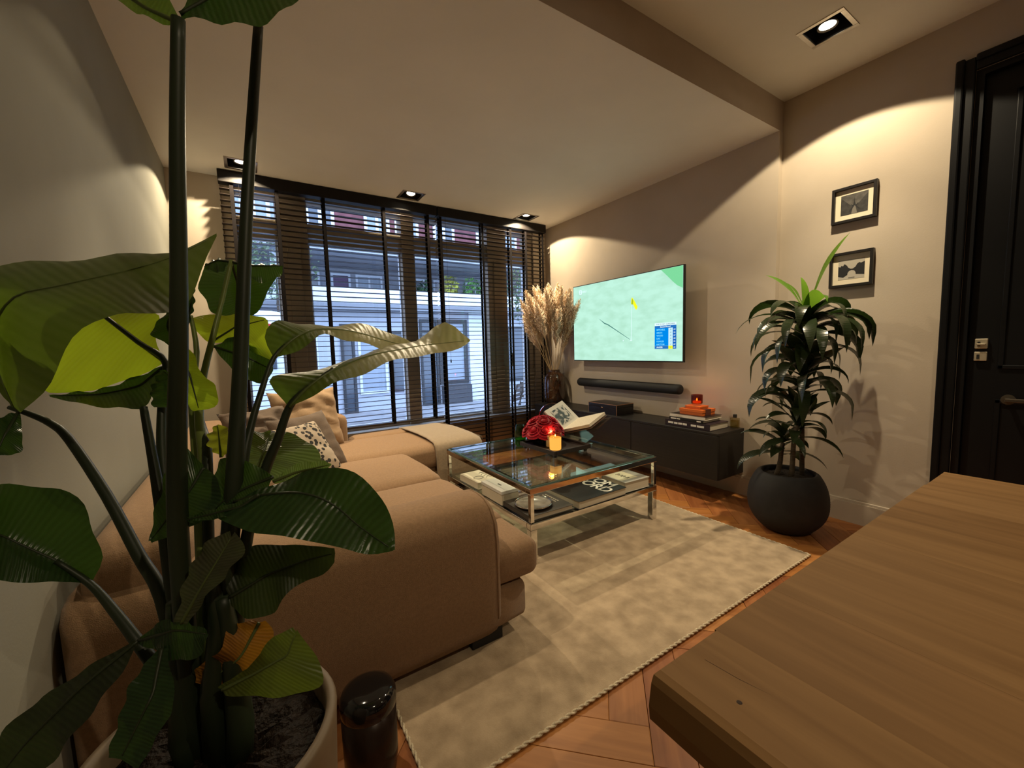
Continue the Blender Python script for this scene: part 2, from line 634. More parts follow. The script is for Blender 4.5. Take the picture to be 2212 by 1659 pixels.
b.lathe([(0.0, 0.0), (0.026, 0.0), (0.026, 0.008), (0.010, 0.010), (0.010, 0.045), (0.0, 0.045)], seg=20, M=Matrix.Translation((lx0, 0.37, 0.862)) @ Matrix.Rotation(-PI / 2, 4, 'Y'))
b.box(lx0 - 0.052, lx0 - 0.036, 0.24, 0.378, 0.852, 0.872, bevel=0.004)
b.build('handle', mat('dull_bronze', (0.10, 0.085, 0.065), 0.4, metal=0.8), leafd)

# ------------------------------------------------------------------ window
win = bpy.data.objects.new('window_1', None)
C.objects.link(win)
win.location = (1.45, 4.2, 0)
structure(win)
FY0, FY1 = 4.16, 4.26
posts = [(-0.10, -0.005), (0.28, 0.526), (1.378, 1.512), (2.37, 2.624), (2.914, 3.00)]
for x0, x1 in posts:
    b = MB()
    b.box(x0, x1, FY0 - 0.02, FY1 + 0.02, 0.03, 2.60, bevel=0.006)
    if x1 - x0 > 0.2:
        b.box(x0 + 0.07, x1 - 0.07, FY0 - 0.034, FY0 - 0.02, 0.44, 2.20, bevel=0.005)
    b.build('post', frame_m, win)
for (z0, z1, nm) in ((2.20, 2.365, 'transom'), (2.545, 2.60, 'head_rail'), (0.40, 0.455, 'sill_rail')):
    for (xa, xb) in zip([p[1] for p in posts[:-1]], [p[0] for p in posts[1:]]):
        b = MB(); b.box(xa, xb, FY0, FY1, z0, z1, bevel=0.005); b.build(nm, frame_m, win)
for (xa, xb) in zip([p[1] for p in posts[:-1]], [p[0] for p in posts[1:]]):
    b = MB(); b.box(xa, xb, FY0 + 0.03, FY1 - 0.02, 0.03, 0.40)
    b.box(xa + 0.05, xb - 0.05, FY0 + 0.018, FY0 + 0.03, 0.08, 0.35, bevel=0.006)
    b.build('lower_panel', frame_m, win)
    for (z0, z1) in ((0.455, 2.20), (2.365, 2.545)):
        b = MB(); b.box(xa, xb, 4.205, 4.211, z0, z1); b.build('pane', pane_m, win)
    b = MB()
    for (p0, p1, q0, q1) in ((xa, xa + 0.014, 0.455, 2.20), (xb - 0.014, xb, 0.455, 2.20), (xa + 0.014, xb - 0.014, 0.455, 0.475), (xa + 0.014, xb - 0.014, 2.185, 2.20)):
        b.box(p0, p1, 4.213, 4.245, q0, q1)
    b.build('reveal_light_strip', mat('reveal_light_white', (0.75, 0.77, 0.80), 0.4), win)  # added white strips, painted light along the reveals at the panes
b = MB(); b.box(WX0 + 0.002, WX1 - 0.002, 4.045, 4.16, 0.40, 0.43, bevel=0.006)
b.build('window_sill', frame_m, win)
b = MB()
b.tube([(2.66, 4.118, 1.02), (2.655, 4.10, 1.02), (2.645, 4.095, 1.02), (2.645, 4.094, 1.14)], 0.007)
b.box(2.648, 2.672, 4.112, 4.14, 0.98, 1.06, bevel=0.003)
b.build('casement_handle', steel, win)

# ------------------------------------------------------------------ wooden blinds
PITCHZ = 0.0445


def make_blind(label, x0, x1, zbot, tapes, last=False):
    t = thing('wooden_blind', label, 'blind', ((x0 + x1) / 2, 3.995, zbot), 'dark wooden blinds at the window')
    b = MB(); b.box(x0, x1, 3.945, 4.03, 2.545, 2.636, bevel=0.004)
    b.build('headrail', rail_m, t)
    sm = None
    n = int((2.505 - zbot) / PITCHZ)
    rr = random.Random(5)
    for k in range(n):
        z = 2.505 - k * PITCHZ
        if sm is None:
            s = MB()
            w2 = (x1 - x0) / 2 - 0.004
            prof = [(-0.025, 0.0), (-0.012, 0.0016), (0.0, 0.0022), (0.012, 0.0016), (0.025, 0.0)]
            top = [[(sx * w2, y, z_ + 0.0014) for y, z_ in prof] for sx in (-1, 1)]
            bot = [[(sx * w2, y, z_ - 0.0014) for y, z_ in prof] for sx in (-1, 1)]
            s.grid(top, uv=False)
            s.grid(bot, uv=False)
            for side in (0, -1):
                s.face([top[0][side], top[1][side], bot[1][side], bot[0][side]])
            for e in (0, 1):
                s.face(top[e] + bot[e][::-1])
            bmesh.ops.remove_doubles(s.bm, verts=s.bm.verts, dist=1e-5)
            sm = s.data('slat')
            sm.materials.append(slat_m)
        o = link_mesh('slat', sm, None, t, loc=((x0 + x1) / 2, 3.995, z))
        o.rotation_euler = (math.radians(-1.0 + rr.uniform(-1.2, 1.2)), rr.uniform(-0.0008, 0.0008), 0)
    b = MB(); b.box(x0 + 0.002, x1 - 0.002, 3.968, 4.022, zbot, zbot + 0.02, bevel=0.003)
    b.build('bottom_rail', slat_m, t)
    for tx in tapes:
        b = MB()
        for yy in (3.966, 4.0235):
            b.box(tx - 0.013, tx + 0.013, yy, yy + 0.0008, zbot + 0.005, 2.55)
        b.build('ladder_tape', tape_m, t)
    for cx in tapes[:1]:
        b = MB(); b.tube([(cx + 0.05, 3.955, 2.55), (cx + 0.052, 3.955, 1.6), (cx + 0.05, 3.955, 1.1)], 0.0012, seg=6)
        b.lathe([(0.0, 0.0), (0.007, 0.005), (0.005, 0.035), (0.0, 0.04)], (cx + 0.05, 3.955, 1.06), seg=10)
        b.build('pull_cord', tape_m, t)
    return t


make_blind('dark wooden slat blind over the left half of the window, ending just above the sofa', -0.105, 1.69, 0.485, [-0.02, 0.289, 0.643, 1.166, 1.60])
make_blind('dark wooden slat blind over the right half of the window, hanging lower behind the flowers', 1.70, 3.07, 0.12, [1.735, 2.218, 2.58, 2.789, 3.03])

# ------------------------------------------------------------------ recessed ceiling spots
lamp_face = emit_mat('lamp_face_glow', (1.0, 0.88, 0.66), 12.0)
lamp_labels = {
    0: 'square chrome ceiling spot above the left end of the blinds, behind the plant stem',
    1: 'glowing square ceiling spot above the middle of the window blinds',
    2: 'square chrome ceiling spot near the corner above the pampas grass',
    3: 'square chrome ceiling spot over the sofa, above the tall plant',
    4: 'bright ceiling spot in the higher ceiling near the black door',
    5: 'square ceiling spot in the higher ceiling above the wooden table',
    6: 'square ceiling spot further back, beside the black door wall',
    7: 'square ceiling spot over the near end of the wooden table, further back',
}


def make_spot(i, x, y, z, spill=1.0, beam=1.0, cone=116, aim=(0, 0), depth=0.010):
    t = thing('ceiling_spot', lamp_labels[i], 'ceiling light', (x, y, z), 'recessed square ceiling spots')
    b = MB()
    o_, n_ = 0.106, HOLE - 0.004
    for (a0, a1, c0, c1) in ((-o_, -n_, -o_, o_), (n_, o_, -o_, o_), (-n_, n_, -o_, -n_), (-n_, n_, n_, o_)):
        b.box(x + a0, x + a1, y + c0, y + c1, z - 0.004, z + 0.0002, bevel=0.0012, seg=1)
    b.build('frame', steel, t)
    b = MB()
    for (a0, a1, c0, c1) in ((-HOLE, -n_, -HOLE, HOLE), (n_, HOLE, -HOLE, HOLE), (-n_, n_, -HOLE, -n_), (-n_, n_, n_, HOLE)):
        b.box(x + a0, x + a1, y + c0, y + c1, z + 0.0005, z + 0.10)
    b.box(x - HOLE, x + HOLE, y - HOLE, y + HOLE, z + 0.10, z + 0.104)
    b.build('housing', matte_black, t)
    M = Matrix.Translation((x, y, z + depth + 0.008)) @ Matrix.Rotation(aim[0], 4, 'X') @ Matrix.Rotation(aim[1], 4, 'Y')
    b = MB()
    b.lathe([(0.038, 0.0), (0.046, -0.005), (0.048, 0.0), (0.046, 0.015), (0.025, 0.028), (0.0, 0.03)], seg=28, M=M)
    b.build('reflector', mat('lamp_ring', (0.12, 0.11, 0.10), 0.4, metal=0.8), t, smooth=True)
    b = MB()
    b.lathe([(0.0, 0.002), (0.038, 0.002)], seg=28, M=M)
    b.build('lamp_face', lamp_face, t)
    for nm, size, blend, pw in (('spill', cone, 0.07, LAMP_WIDE * spill), ('beam', 76, 0.9, LAMP_BEAM * beam)):
        ld = bpy.data.lights.new('spot_' + nm, 'SPOT')
        ld.energy = pw
        ld.color = LAMP_COL
        ld.spot_size = math.radians(size)
        ld.spot_blend = blend
        ld.shadow_soft_size = 0.02
        lo = bpy.data.objects.new('spot_' + nm, ld)
        C.objects.link(lo)
        lo.parent = t
        lo.location = (0, 0, depth)
        lo.rotation_euler = (aim[0], aim[1], 0)
    return t


#            spill, beam, cutoff cone, aim
SPOTS = {0: (1.0, 1.0, 134, (0, 0)), 1: (1.0, 1.4, 134, (-0.20, 0.10)), 2: (1.0, 1.0, 138, (0, 0)), 3: (0.06, 0.9, 116, (0.20, -0.12)),
         4: (1.0, 1.0, 120, (0, 0.0)), 5: (0.05, 0.08, 116, (0, 0)), 6: (0.15, 0.10, 116, (0, 0)), 7: (0.75, 0.15, 124, (0, 0))}
for i, (x, y) in enumerate(LAMPS_LOW):
    make_spot(i, x, y, ZL, *SPOTS[i])
for i, (x, y) in enumerate(LAMPS_HIGH):
    make_spot(4 + i, x, y, ZH, *SPOTS[4 + i])
# ------------------------------------------------------------------ rug
rug_m = mat('viscose_rug', (0.51, 0.385, 0.255), 0.85, col2=(0.32, 0.235, 0.148), nscale=12.0, detail=15, rpos=(0.33, 0.68), bump=0.25, bscale=220, sheen=0.3, spec=0.2)
RX0, RX1, RY0, RY1 = 0.33, 2.54, 0.945, 3.35
t = thing('area_rug', 'beige mottled rug with a pale corded edge under the coffee table', 'rug', ((RX0 + RX1) / 2, (RY0 + RY1) / 2, 0))
b = MB(); b.box(RX0, RX1, RY0, RY1, 0.0005, 0.012, bevel=0.003)
b.build('pile', rug_m, t)
cord_m = mat('rug_cord', (0.66, 0.56, 0.40), 0.8, noise=0.25, nscale=160, bump=0.4, bscale=200)
b = MB()
for A, Bp in (((RX0, RY0), (RX1, RY0)), ((RX1, RY0), (RX1, RY1)), ((RX1, RY1), (RX0, RY1)), ((RX0, RY1), (RX0, RY0))):
    L = math.hypot(Bp[0] - A[0], Bp[1] - A[1])
    n = int(L / 0.008)
    for ph in (0, PI):
        pts = []
        for k in range(n + 1):
            s = k / n
            a = k * 0.9 + ph
            px_, py_ = A[0] + (Bp[0] - A[0]) * s, A[1] + (Bp[1] - A[1]) * s
            nx, ny = -(Bp[1] - A[1]) / L, (Bp[0] - A[0]) / L
            pts.append((px_ + nx * 0.003 * math.cos(a), py_ + ny * 0.003 * math.cos(a), 0.0085 + 0.003 * math.sin(a)))
        b.tube(pts, 0.0042, seg=5)
b.build('corded_edge', cord_m, t, smooth=True)

# ------------------------------------------------------------------ corner sofa
sofa_m = mat('tan_weave', (0.285, 0.175, 0.098), 0.9, noise=0.12, nscale=90, bump=0.35, bscale=420, sheen=0.15, spec=0.15)
sofa = thing('corner_sofa', 'large tan fabric corner sofa with chaise running under the window', 'sofa', (0.5, 2.6, 0))


def soft(name, dims, m, parent, **k):
    return link_mesh(name, soft_box(*dims, **k), m, parent)


soft('base', (-0.38, 0.925, 1.35, 3.10, 0.055, 0.245), sofa_m, sofa, r=0.05, n=6)
soft('base', (-0.38, 1.57, 3.06, 3.90, 0.055, 0.27), sofa_m, sofa, r=0.05, n=6)
soft('backrest', (-0.42, -0.17, 1.40, 3.90, 0.10, 0.72), sofa_m, sofa, r=0.075, n=12)
soft('backrest', (-0.40, 0.685, 3.72, 3.925, 0.10, 0.665), sofa_m, sofa, r=0.06, n=12)
# rounded arm towards the camera, profile in Y-Z swept along X
b = MB()
prof = [(1.355, 0.06), (1.335, 0.12), (1.330, 0.30), (1.332, 0.44), (1.340, 0.52), (1.362, 0.575), (1.40, 0.603), (1.46, 0.612), (1.53, 0.608), (1.585, 0.588), (1.612, 0.55), (1.622, 0.48), (1.622, 0.20), (1.61, 0.06)]
xs = [(-0.42, 0.05), (-0.405, 0.012), (-0.38, 0.0), (-0.1, 0.0), (0.2, 0.0), (0.5, 0.0), (0.69, 0.0), (0.735, 0.004), (0.765, 0.018), (0.782, 0.045), (0.788, 0.08)]
cy_, cz_ = 1.476, 0.33
rows = []
for x, ins in xs:
    rows.append([(x - max(0, (z - 0.50)) * 0.12, y + (cy_ - y) * ins * 2.2, z + (cz_ - z) * ins * 1.1) for y, z in prof])
b.grid([r_ + [r_[0]] for r_ in rows], uv=False)
b.face(rows[0]); b.face(rows[-1])
bmesh.ops.remove_doubles(b.bm, verts=b.bm.verts, dist=1e-4)
arm = b.build('arm', sofa_m, sofa, smooth=True)
b = MB()
b.tube([(rows[8][k][0], rows[8][k][1], rows[8][k][2]) for k in range(1, 12)], 0.0035, seg=6)
b.build('piping', sofa_m, arm, smooth=True)
soft('seat_cushion', (0.74, 0.985, 1.345, 1.72, 0.235, 0.395), sofa_m, sofa, r=0.05, n=8, puff=0.006)
soft('seat_cushion', (-0.17, 0.975, 1.60, 2.31, 0.245, 0.425), sofa_m, sofa, r=0.06, n=14, puff=0.022, wrinkle=0.004, seed=2)
soft('seat_cushion', (-0.17, 0.965, 2.315, 3.02, 0.245, 0.435), sofa_m, sofa, r=0.06, n=14, puff=0.024, wrinkle=0.005, seed=7)
soft('chaise_cushion', (-0.17, 1.60, 3.03, 3.73, 0.255, 0.44), sofa_m, sofa, r=0.06, n=16, puff=0.02, wrinkle=0.003, seed=4)
soft('chaise_cushion', (0.70, 1.60, 3.70, 3.925, 0.255, 0.445), sofa_m, sofa, r=0.05, n=10, puff=0.008)
for (x0, x1, y0, y1) in ((0.66, 0.80, 1.37, 1.45), (-0.36, -0.28, 1.40, 1.48), (1.44, 1.54, 3.12, 3.2), (1.44, 1.54, 3.78, 3.86), (-0.36, -0.28, 3.78, 3.86)):
    b = MB(); b.box(x0, x1, y0, y1, 0.012 if x1 > RX0 and y1 < RY1 and x0 > RX0 else 0.0, 0.07, bevel=0.004); b.build('foot', matte_black, sofa)


def pillow(name, label, c, size, th, yaw, tilt, m, roll=0.0, crease=0.0, seed=0, group=None):
    n = 26
    Mx = Matrix.Translation(c) @ Matrix.Rotation(yaw, 4, 'Z') @ Matrix.Rotation(tilt, 4, 'X') @ Matrix.Rotation(roll, 4, 'Y')
    b = MB()
    for s in (1, -1):
        rows = []
        for i in range(n + 1):
            row = []
            for j in range(n + 1):
                u, v = i / n * 2 - 1, j / n * 2 - 1
                pin = 1 - 0.10 * (1 - abs(u) ** 2) * abs(v) ** 4
                pin2 = 1 - 0.10 * (1 - abs(v) ** 2) * abs(u) ** 4
                x, z = u * pin2 * size / 2, v * pin * size / 2
                f = max(0.0, (1 - u ** 4) * (1 - v ** 4)) ** 0.55
                y = s * th / 2 * f
                if crease and f > 0.02:
                    y += s * crease * f * (mnoise.noise(Vector((u * 1.4 + seed, v * 4.5 + u * 1.5, seed * 1.7))) + 0.4 * mnoise.noise(Vector((u * 3 + seed, v * 9, 3.1))))
                row.append(Mx @ Vector((x, y, z)))
            rows.append(row)
        b.grid(rows)
    bmesh.ops.remove_doubles(b.bm, verts=b.bm.verts, dist=1e-4)
    o = b.build(name, m, smooth=True)
    tag(o, label, 'cushion', group)
    return o


grey_fab = mat('taupe_velvet', (0.115, 0.078, 0.054), 0.85, noise=0.2, nscale=12, sheen=0.05, bump=0.3, bscale=200)
sand_fab = mat('sand_linen', (0.34, 0.22, 0.125), 0.9, noise=0.1, nscale=40, sheen=0.1, bump=0.3, bscale=300)
pillow('throw_pillow', 'large sand coloured cushion with raised corners, against the window backrest', (0.36, 3.58, 0.665), 0.52, 0.20, 0.30, -0.30, sand_fab, crease=0.03, seed=1)
pillow('throw_pillow', 'crumpled taupe velvet cushion at the left of the sofa corner', (0.04, 3.30, 0.63), 0.44, 0.18, 0.45, -0.55, grey_fab, crease=0.05, seed=5)
lp = bpy.data.materials.new('leopard_print')
lp.use_nodes = True
nt = lp.node_tree
pb = nt.nodes['Principled BSDF']
pb.inputs['Roughness'].default_value = 0.9
tc = nt.nodes.new('ShaderNodeTexCoord')
vo = nt.nodes.new('ShaderNodeTexVoronoi')
vo.inputs['Scale'].default_value = 30
rp = nt.nodes.new('ShaderNodeValToRGB')
rp.color_ramp.interpolation = 'CONSTANT'
rp.color_ramp.elements[0].color = (0.012, 0.010, 0.010, 1)
rp.color_ramp.elements[1].position = 0.40
rp.color_ramp.elements[1].color = (0.36, 0.29, 0.22, 1)
nt.links.new(tc.outputs['Object'], vo.inputs['Vector'])
nt.links.new(vo.outputs['Distance'], rp.inputs[0])
nt.links.new(rp.outputs[0], pb.inputs['Base Color'])
pillow('throw_pillow', 'black and cream spotted cushion leaning at the front of the sofa corner', (0.245, 2.83, 0.575), 0.42, 0.15, 0.66, -0.60, lp, crease=0.01, seed=9)
pillow('throw_pillow', 'plain taupe cushion just behind the spotted cushion', (0.295, 2.965, 0.60), 0.45, 0.13, 0.62, -0.52, grey_fab, crease=0.012, seed=3)

# ------------------------------------------------------------------ throw over the chaise end
throw_m = mat('sand_throw', (0.32, 0.235, 0.150), 0.95, noise=0.12, nscale=60, bump=0.4, bscale=300, sheen=0.4)
t = thing('throw_blanket', 'sand coloured throw folded over the end of the chaise', 'blanket', (1.42, 3.4, 0.44))
b = MB()
# path across the chaise (y) : drop at the front, over the top, down at the window side
path = [(3.012, 0.06), (3.006, 0.14), (3.008, 0.26), (3.010, 0.36), (3.022, 0.43), (3.06, 0.463), (3.2, 0.476), (3.4, 0.482), (3.6, 0.478), (3.8, 0.468), (3.92, 0.455), (3.934, 0.41), (3.937, 0.33)]
xsn = 16
rows_o, rows_i = [], []
for k, (y, z) in enumerate(path):
    ro, ri = [], []
    for i in range(xsn + 1):
        u = i / xsn
        x = 1.185 + 0.43 * u + (0.10 * (3.5 - y) * 0.35 if y < 3.5 else 0) * (1 - u) * 0.6
        dz = 0.004 * mnoise.noise(Vector((x * 9, y * 6, z * 6)))
        edge = 0.012 if u > 0.93 and 3.02 < y < 3.93 else 0.0
        yy = y - (0.02 * math.sin(u * 9 + 1) * (0.43 - z) / 0.4 if k < 4 else 0)
        ro.append((x, yy - (0.006 if k < 5 else 0), z + dz - edge))
        ri.append((x, yy + (0.003 if k < 5 else 0), z + dz - edge - (0.009 if k >= 5 else 0)))
    rows_o.append(ro); rows_i.append(ri)
b.grid(rows_o); b.grid(rows_i)
for e in (0, -1):
    b.grid([[r_[e] for r_ in rows_o], [r_[e] for r_ in rows_i]])
    b.grid([rows_o[e], rows_i[e]])
bmesh.ops.remove_doubles(b.bm, verts=b.bm.verts, dist=1e-5)
b.build('cloth', throw_m, t, smooth=True)
b = MB()
rr = random.Random(2)
for k in range(70):
    y = 3.03 + 0.88 * k / 70
    x = 1.612
    z = 0.462
    b.tube([(x, y, z), (x + 0.012, y + rr.uniform(-.006, .006), z - 0.006), (x + 0.018, y + rr.uniform(-.01, .01), z - 0.03)], 0.0016, seg=4)
fr = b.build('fringe', throw_m, t)
fr['kind'] = 'stuff'

# ------------------------------------------------------------------ coffee table
TX0, TX1, TY0, TY1 = 1.215, 2.262, 1.745, 2.845
TZ, SZ = 0.45, 0.25
ct = thing('coffee_table', 'square chrome and glass coffee table with a lower glass shelf', 'coffee table', ((TX0 + TX1) / 2, (TY0 + TY1) / 2, 0.012))
tbl_glass = arch_glass('table_glass', (0.92, 0.96, 0.945), 0.0, 1.52, 1.5, 3.6)
edge_glass = mat('glass_edge_green', (0.10, 0.17, 0.15), 0.06, spec=0.8)


def ring(b, x0, x1, y0, y1, z0, z1, w_, bev=0.003):
    b.box(x0, x1, y0, y0 + w_, z0, z1, bevel=bev)
    b.box(x0, x1, y1 - w_, y1, z0, z1, bevel=bev)
    b.box(x0, x0 + w_, y0 + w_, y1 - w_, z0, z1, bevel=bev)
    b.box(x1 - w_, x1, y0 + w_, y1 - w_, z0, z1, bevel=bev)


b = MB(); ring(b, TX0, TX1, TY0, TY1, TZ - 0.042, TZ - 0.008, 0.045); tf = b.build('top_frame', chrome, ct)
b = MB(); ring(b, TX0, TX1, TY0, TY1, SZ - 0.040, SZ - 0.006, 0.040); b.build('shelf_frame', chrome, ct)
b = MB(); b.box(TX0 + 0.012, TX1 - 0.012, TY0 + 0.012, TY1 - 0.012, TZ - 0.008, TZ, bevel=0.002, seg=1)
gt = b.build('glass_top', tbl_glass, ct)
b = MB(); ring(b, TX0 + 0.0115, TX1 - 0.0115, TY0 + 0.0115, TY1 - 0.0115, TZ - 0.0078, TZ - 0.0012, 0.003, 0.0); b.build('glass_edge', edge_glass, gt)
# wide polished facet round the glass
b = MB()
fx = 0.045
o4 = [(TX0 + 0.014, TY0 + 0.014), (TX1 - 0.014, TY0 + 0.014), (TX1 - 0.014, TY1 - 0.014), (TX0 + 0.014, TY1 - 0.014)]
i4 = [(TX0 + 0.014 + fx, TY0 + 0.014 + fx), (TX1 - 0.014 - fx, TY0 + 0.014 + fx), (TX1 - 0.014 - fx, TY1 - 0.014 - fx), (TX0 + 0.014 + fx, TY1 - 0.014 - fx)]
for k in range(4):
    k2 = (k + 1) % 4
    b.face([(*o4[k], TZ + 0.0002), (*o4[k2], TZ + 0.0002), (*i4[k2], TZ + 0.0028), (*i4[k], TZ + 0.0028)])
b.build('bevelled_rim', arch_glass('facet_glass', (0.90, 0.95, 0.935), 0.02, 1.6, 1.6), gt)
b = MB(); b.box(TX0 + 0.010, TX1 - 0.010, TY0 + 0.010, TY1 - 0.010, SZ - 0.006, SZ, bevel=0.0015, seg=1); b.build('glass_shelf', tbl_glass, ct)
for lx in (0, 1):
    for ly in (0, 1):
        x0 = TX0 if lx == 0 else TX1 - 0.042
        y0 = TY0 if ly == 0 else TY1 - 0.042
        b = MB()
        b.box(x0, x0 + 0.042, y0, y0 + 0.042, 0.012, SZ - 0.040, bevel=0.003)
        xi = TX0 + 0.003 if lx == 0 else TX1 - 0.027
        yi = TY0 + 0.003 if ly == 0 else TY1 - 0.027
        b.box(xi, xi + 0.024, yi, yi + 0.024, SZ, TZ - 0.042, bevel=0.002)
        b.build('leg', chrome, ct)

# ------------------------------------------------------------------ books and box on the shelf
paper_m = mat('book_pages', (0.62, 0.55, 0.43), 0.8, noise=0.08, nscale=4, stretch=(1, 1, 300))


def book(name, label, x0, x1, y0, y1, z0, z1, cover, rotz=0.0, spine='x0', group=None, cat='book'):
    cx, cy = (x0 + x1) / 2, (y0 + y1) / 2
    t = thing(name, label, cat, (cx, cy, z0), group)
    M = Matrix.Translation((cx, cy, 0)) @ Matrix.Rotation(rotz, 4, 'Z') @ Matrix.Translation((-cx, -cy, 0))
    ct_ = 0.003
    b = MB()
    b.box(x0, x1, y0, y1, z0, z0 + ct_, bevel=0.0008, seg=1, M=M)
    b.box(x0, x1, y0, y1, z1 - ct_, z1, bevel=0.0008, seg=1, M=M)
    s = {'x0': (x0, x0 + ct_, y0, y1), 'x1': (x1 - ct_, x1, y0, y1), 'y0': (x0, x1, y0, y0 + ct_), 'y1': (x0, x1, y1 - ct_, y1)}[spine]
    b.box(*s, z0, z1, bevel=0.0008, seg=1, M=M)
    b.build('cover', cover, t)
    i = 0.005
    p = [x0 + i, x1 - i, y0 + i, y1 - i]
    k = ('x0', 'x1', 'y0', 'y1').index(spine)
    p[k] = s[0] + ct_ if spine == 'x0' else (s[1] - ct_ if spine == 'x1' else (s[2] + ct_ if spine == 'y0' else s[3] - ct_))
    b = MB(); b.box(*p, z0 + ct_, z1 - ct_, M=M)
    b.build('pages', paper_m, t)
    return t, M


blk_cover = mat('black_cover', (0.014, 0.012, 0.012), 0.35)
dk_cover = mat('charcoal_cover', (0.050, 0.040, 0.033), 0.4)
cream_cover = mat('cream_cover', (0.66, 0.58, 0.45), 0.5, noise=0.05)
white_cover = mat('white_cover', (0.70, 0.68, 0.64), 0.45)
grey_cover = mat('pale_grey_cover', (0.40, 0.38, 0.34), 0.5)
ink = mat('black_ink', (0.02, 0.018, 0.016), 0.6)
white_ink = mat('white_ink', (0.80, 0.76, 0.68), 0.5)
gold_ink = mat('pale_ink', (0.50, 0.43, 0.33), 0.5)

t, M = book('coffee_table_book', 'cream book with looping dark lettering at the back left of the shelf', 1.235, 1.42, 2.40, 2.66, SZ, SZ + 0.045, cream_cover, 0.03, 'x0', 'books on the coffee table shelf')
b = MB()
z = SZ + 0.0455
b.tube([M @ Vector((1.30 + 0.035 * math.cos(a), 2.50 + 0.03 * math.sin(a), z)) for a in [k * 2 * PI / 20 for k in range(21)]], 0.0018, seg=5)
for k in range(4):
    y = 2.47 + 0.035 * k
    b.tube([M @ Vector(p) for p in ((1.345, y, z), (1.37, y + 0.025, z), (1.385, y - 0.005, z), (1.40, y + 0.02, z))], 0.0018, seg=5)
b.build('lettering', ink, t)
# white lidded box
t = thing('keepsake_box', 'white lidded box with cream sides on the coffee table shelf', 'box', (1.28, 2.17, SZ), )
b = MB(); b.box(1.222, 1.345, 2.055, 2.305, SZ, SZ + 0.066, bevel=0.002); b.build('body', cream_cover, t)
b = MB(); b.box(1.219, 1.348, 2.052, 2.308, SZ + 0.067, SZ + 0.088, bevel=0.002); ld_ = b.build('lid', white_cover, t)
b = MB(); b.box(1.275, 1.285, 2.155, 2.195, SZ + 0.088, SZ + 0.0888); b.build('stamp', ink, ld_)
t, M = book('coffee_table_book', 'wide charcoal book carrying the round plate at the front left of the shelf', 1.228, 1.535, 1.765, 2.06, SZ, SZ + 0.028, dk_cover, -0.02, 'x0', 'books on the coffee table shelf')
b = MB()
for r_, (xa, n_) in enumerate(((1.478, 7), (1.498, 7))):
    for k in range(n_):
        yy = 1.99 - 0.02 * k
        b.box(xa, xa + 0.007, yy - 0.007, yy + 0.007, SZ + 0.028, SZ + 0.0284, M=M)
b.build('lettering', gold_ink, t)
t = thing('round_plate', 'round silver-rimmed plate lying on a dark book on the shelf', 'plate', (1.345, 1.90, SZ + 0.028))
b = MB(); b.lathe([(0.0, 0.002), (0.075, 0.002), (0.096, 0.010), (0.108, 0.016), (0.108, 0.012), (0.097, 0.005), (0.07, 0.0), (0.0, 0.0)], (1.345, 1.90, SZ + 0.0282), seg=40); b.build('dish', mat('smoked_dish', (0.30, 0.26, 0.22), 0.2, noise=0.4, nscale=14, coat=0.6), t, smooth=True)
b = MB(); b.lathe([(0.104, 0.015), (0.106, 0.0185), (0.111, 0.0185), (0.112, 0.014), (0.108, 0.012)], (1.345, 1.90, SZ + 0.0282), seg=40); b.build('rim', chrome, t, smooth=True)
t, M = book('coffee_table_book', 'black book with large white TOM FORD lettering on the shelf', 1.548, 1.955, 1.735, 2.06, SZ, SZ + 0.048, blk_cover, 0.02, 'y1', 'books on the coffee table shelf')
zt = SZ + 0.0484
put_text('title', 'TOM', 0.115, M @ frame_matrix((1.873, 2.035, zt), (0, -1, 0), (1, 0, 0)), white_ink, t, bold=True, spacing=0.92)
put_text('title', 'FORD', 0.115, M @ frame_matrix((1.785, 2.035, zt), (0, -1, 0), (1, 0, 0)), white_ink, t, bold=True, spacing=0.92)
t, M = book('coffee_table_book', 'pale grey book with a cream title label at the right of the shelf', 1.975, 2.20, 1.755, 1.975, SZ, SZ + 0.066, grey_cover, -0.04, 'y1', 'books on the coffee table shelf')
b = MB(); b.box(1.985, 2.135, 1.80, 1.945, SZ + 0.066, SZ + 0.0666, M=M); lb = b.build('title_label', mat('label_paper', (0.72, 0.66, 0.48), 0.6), t)
b = MB()
zz = SZ + 0.0672
for k, yy in enumerate((1.915, 1.885, 1.862, 1.83)):
    b.tube([M @ Vector(p) for p in ((2.045, yy, zz), (2.075, yy - 0.002, zz), (2.078, yy - 0.012, zz), (2.05, yy - 0.014, zz))], 0.0016, seg=5)
b.build('lettering', ink, lb)

# ------------------------------------------------------------------ things on the glass top
wood_dk = mat('dark_stained_wood', (0.020, 0.012, 0.010), 0.4, noise=0.3, nscale=6, stretch=(1, 8, 1))
t = thing('serving_tray', 'dark square wooden tray on short feet on the glass table', 'tray', (1.83, 2.30, TZ))
M = Matrix.Translation((1.83, 2.30, 0)) @ Matrix.Rotation(0.03, 4, 'Z')
b = MB()
b.box(-0.165, 0.165, -0.195, 0.195, TZ + 0.022, TZ + 0.036, bevel=0.003, M=M)
for (x0, x1, y0, y1) in ((-0.17, -0.153, -0.20, 0.20), (0.153, 0.17, -0.20, 0.20), (-0.153, 0.153, -0.20, -0.183), (-0.153, 0.153, 0.183, 0.20)):
    b.box(x0, x1, y0, y1, TZ + 0.022, TZ + 0.052, bevel=0.003, M=M)
b.build('board', wood_dk, t)
for (x, y) in ((-0.14, -0.17), (0.14, -0.17), (-0.14, 0.17), (0.14, 0.17)):
    b = MB(); b.lathe([(0.0, 0.003), (0.012, 0.003), (0.018, 0.022), (0.0, 0.022)], seg=12, M=M @ Matrix.Translation((x, y, TZ))); b.build('foot', wood_dk, t)

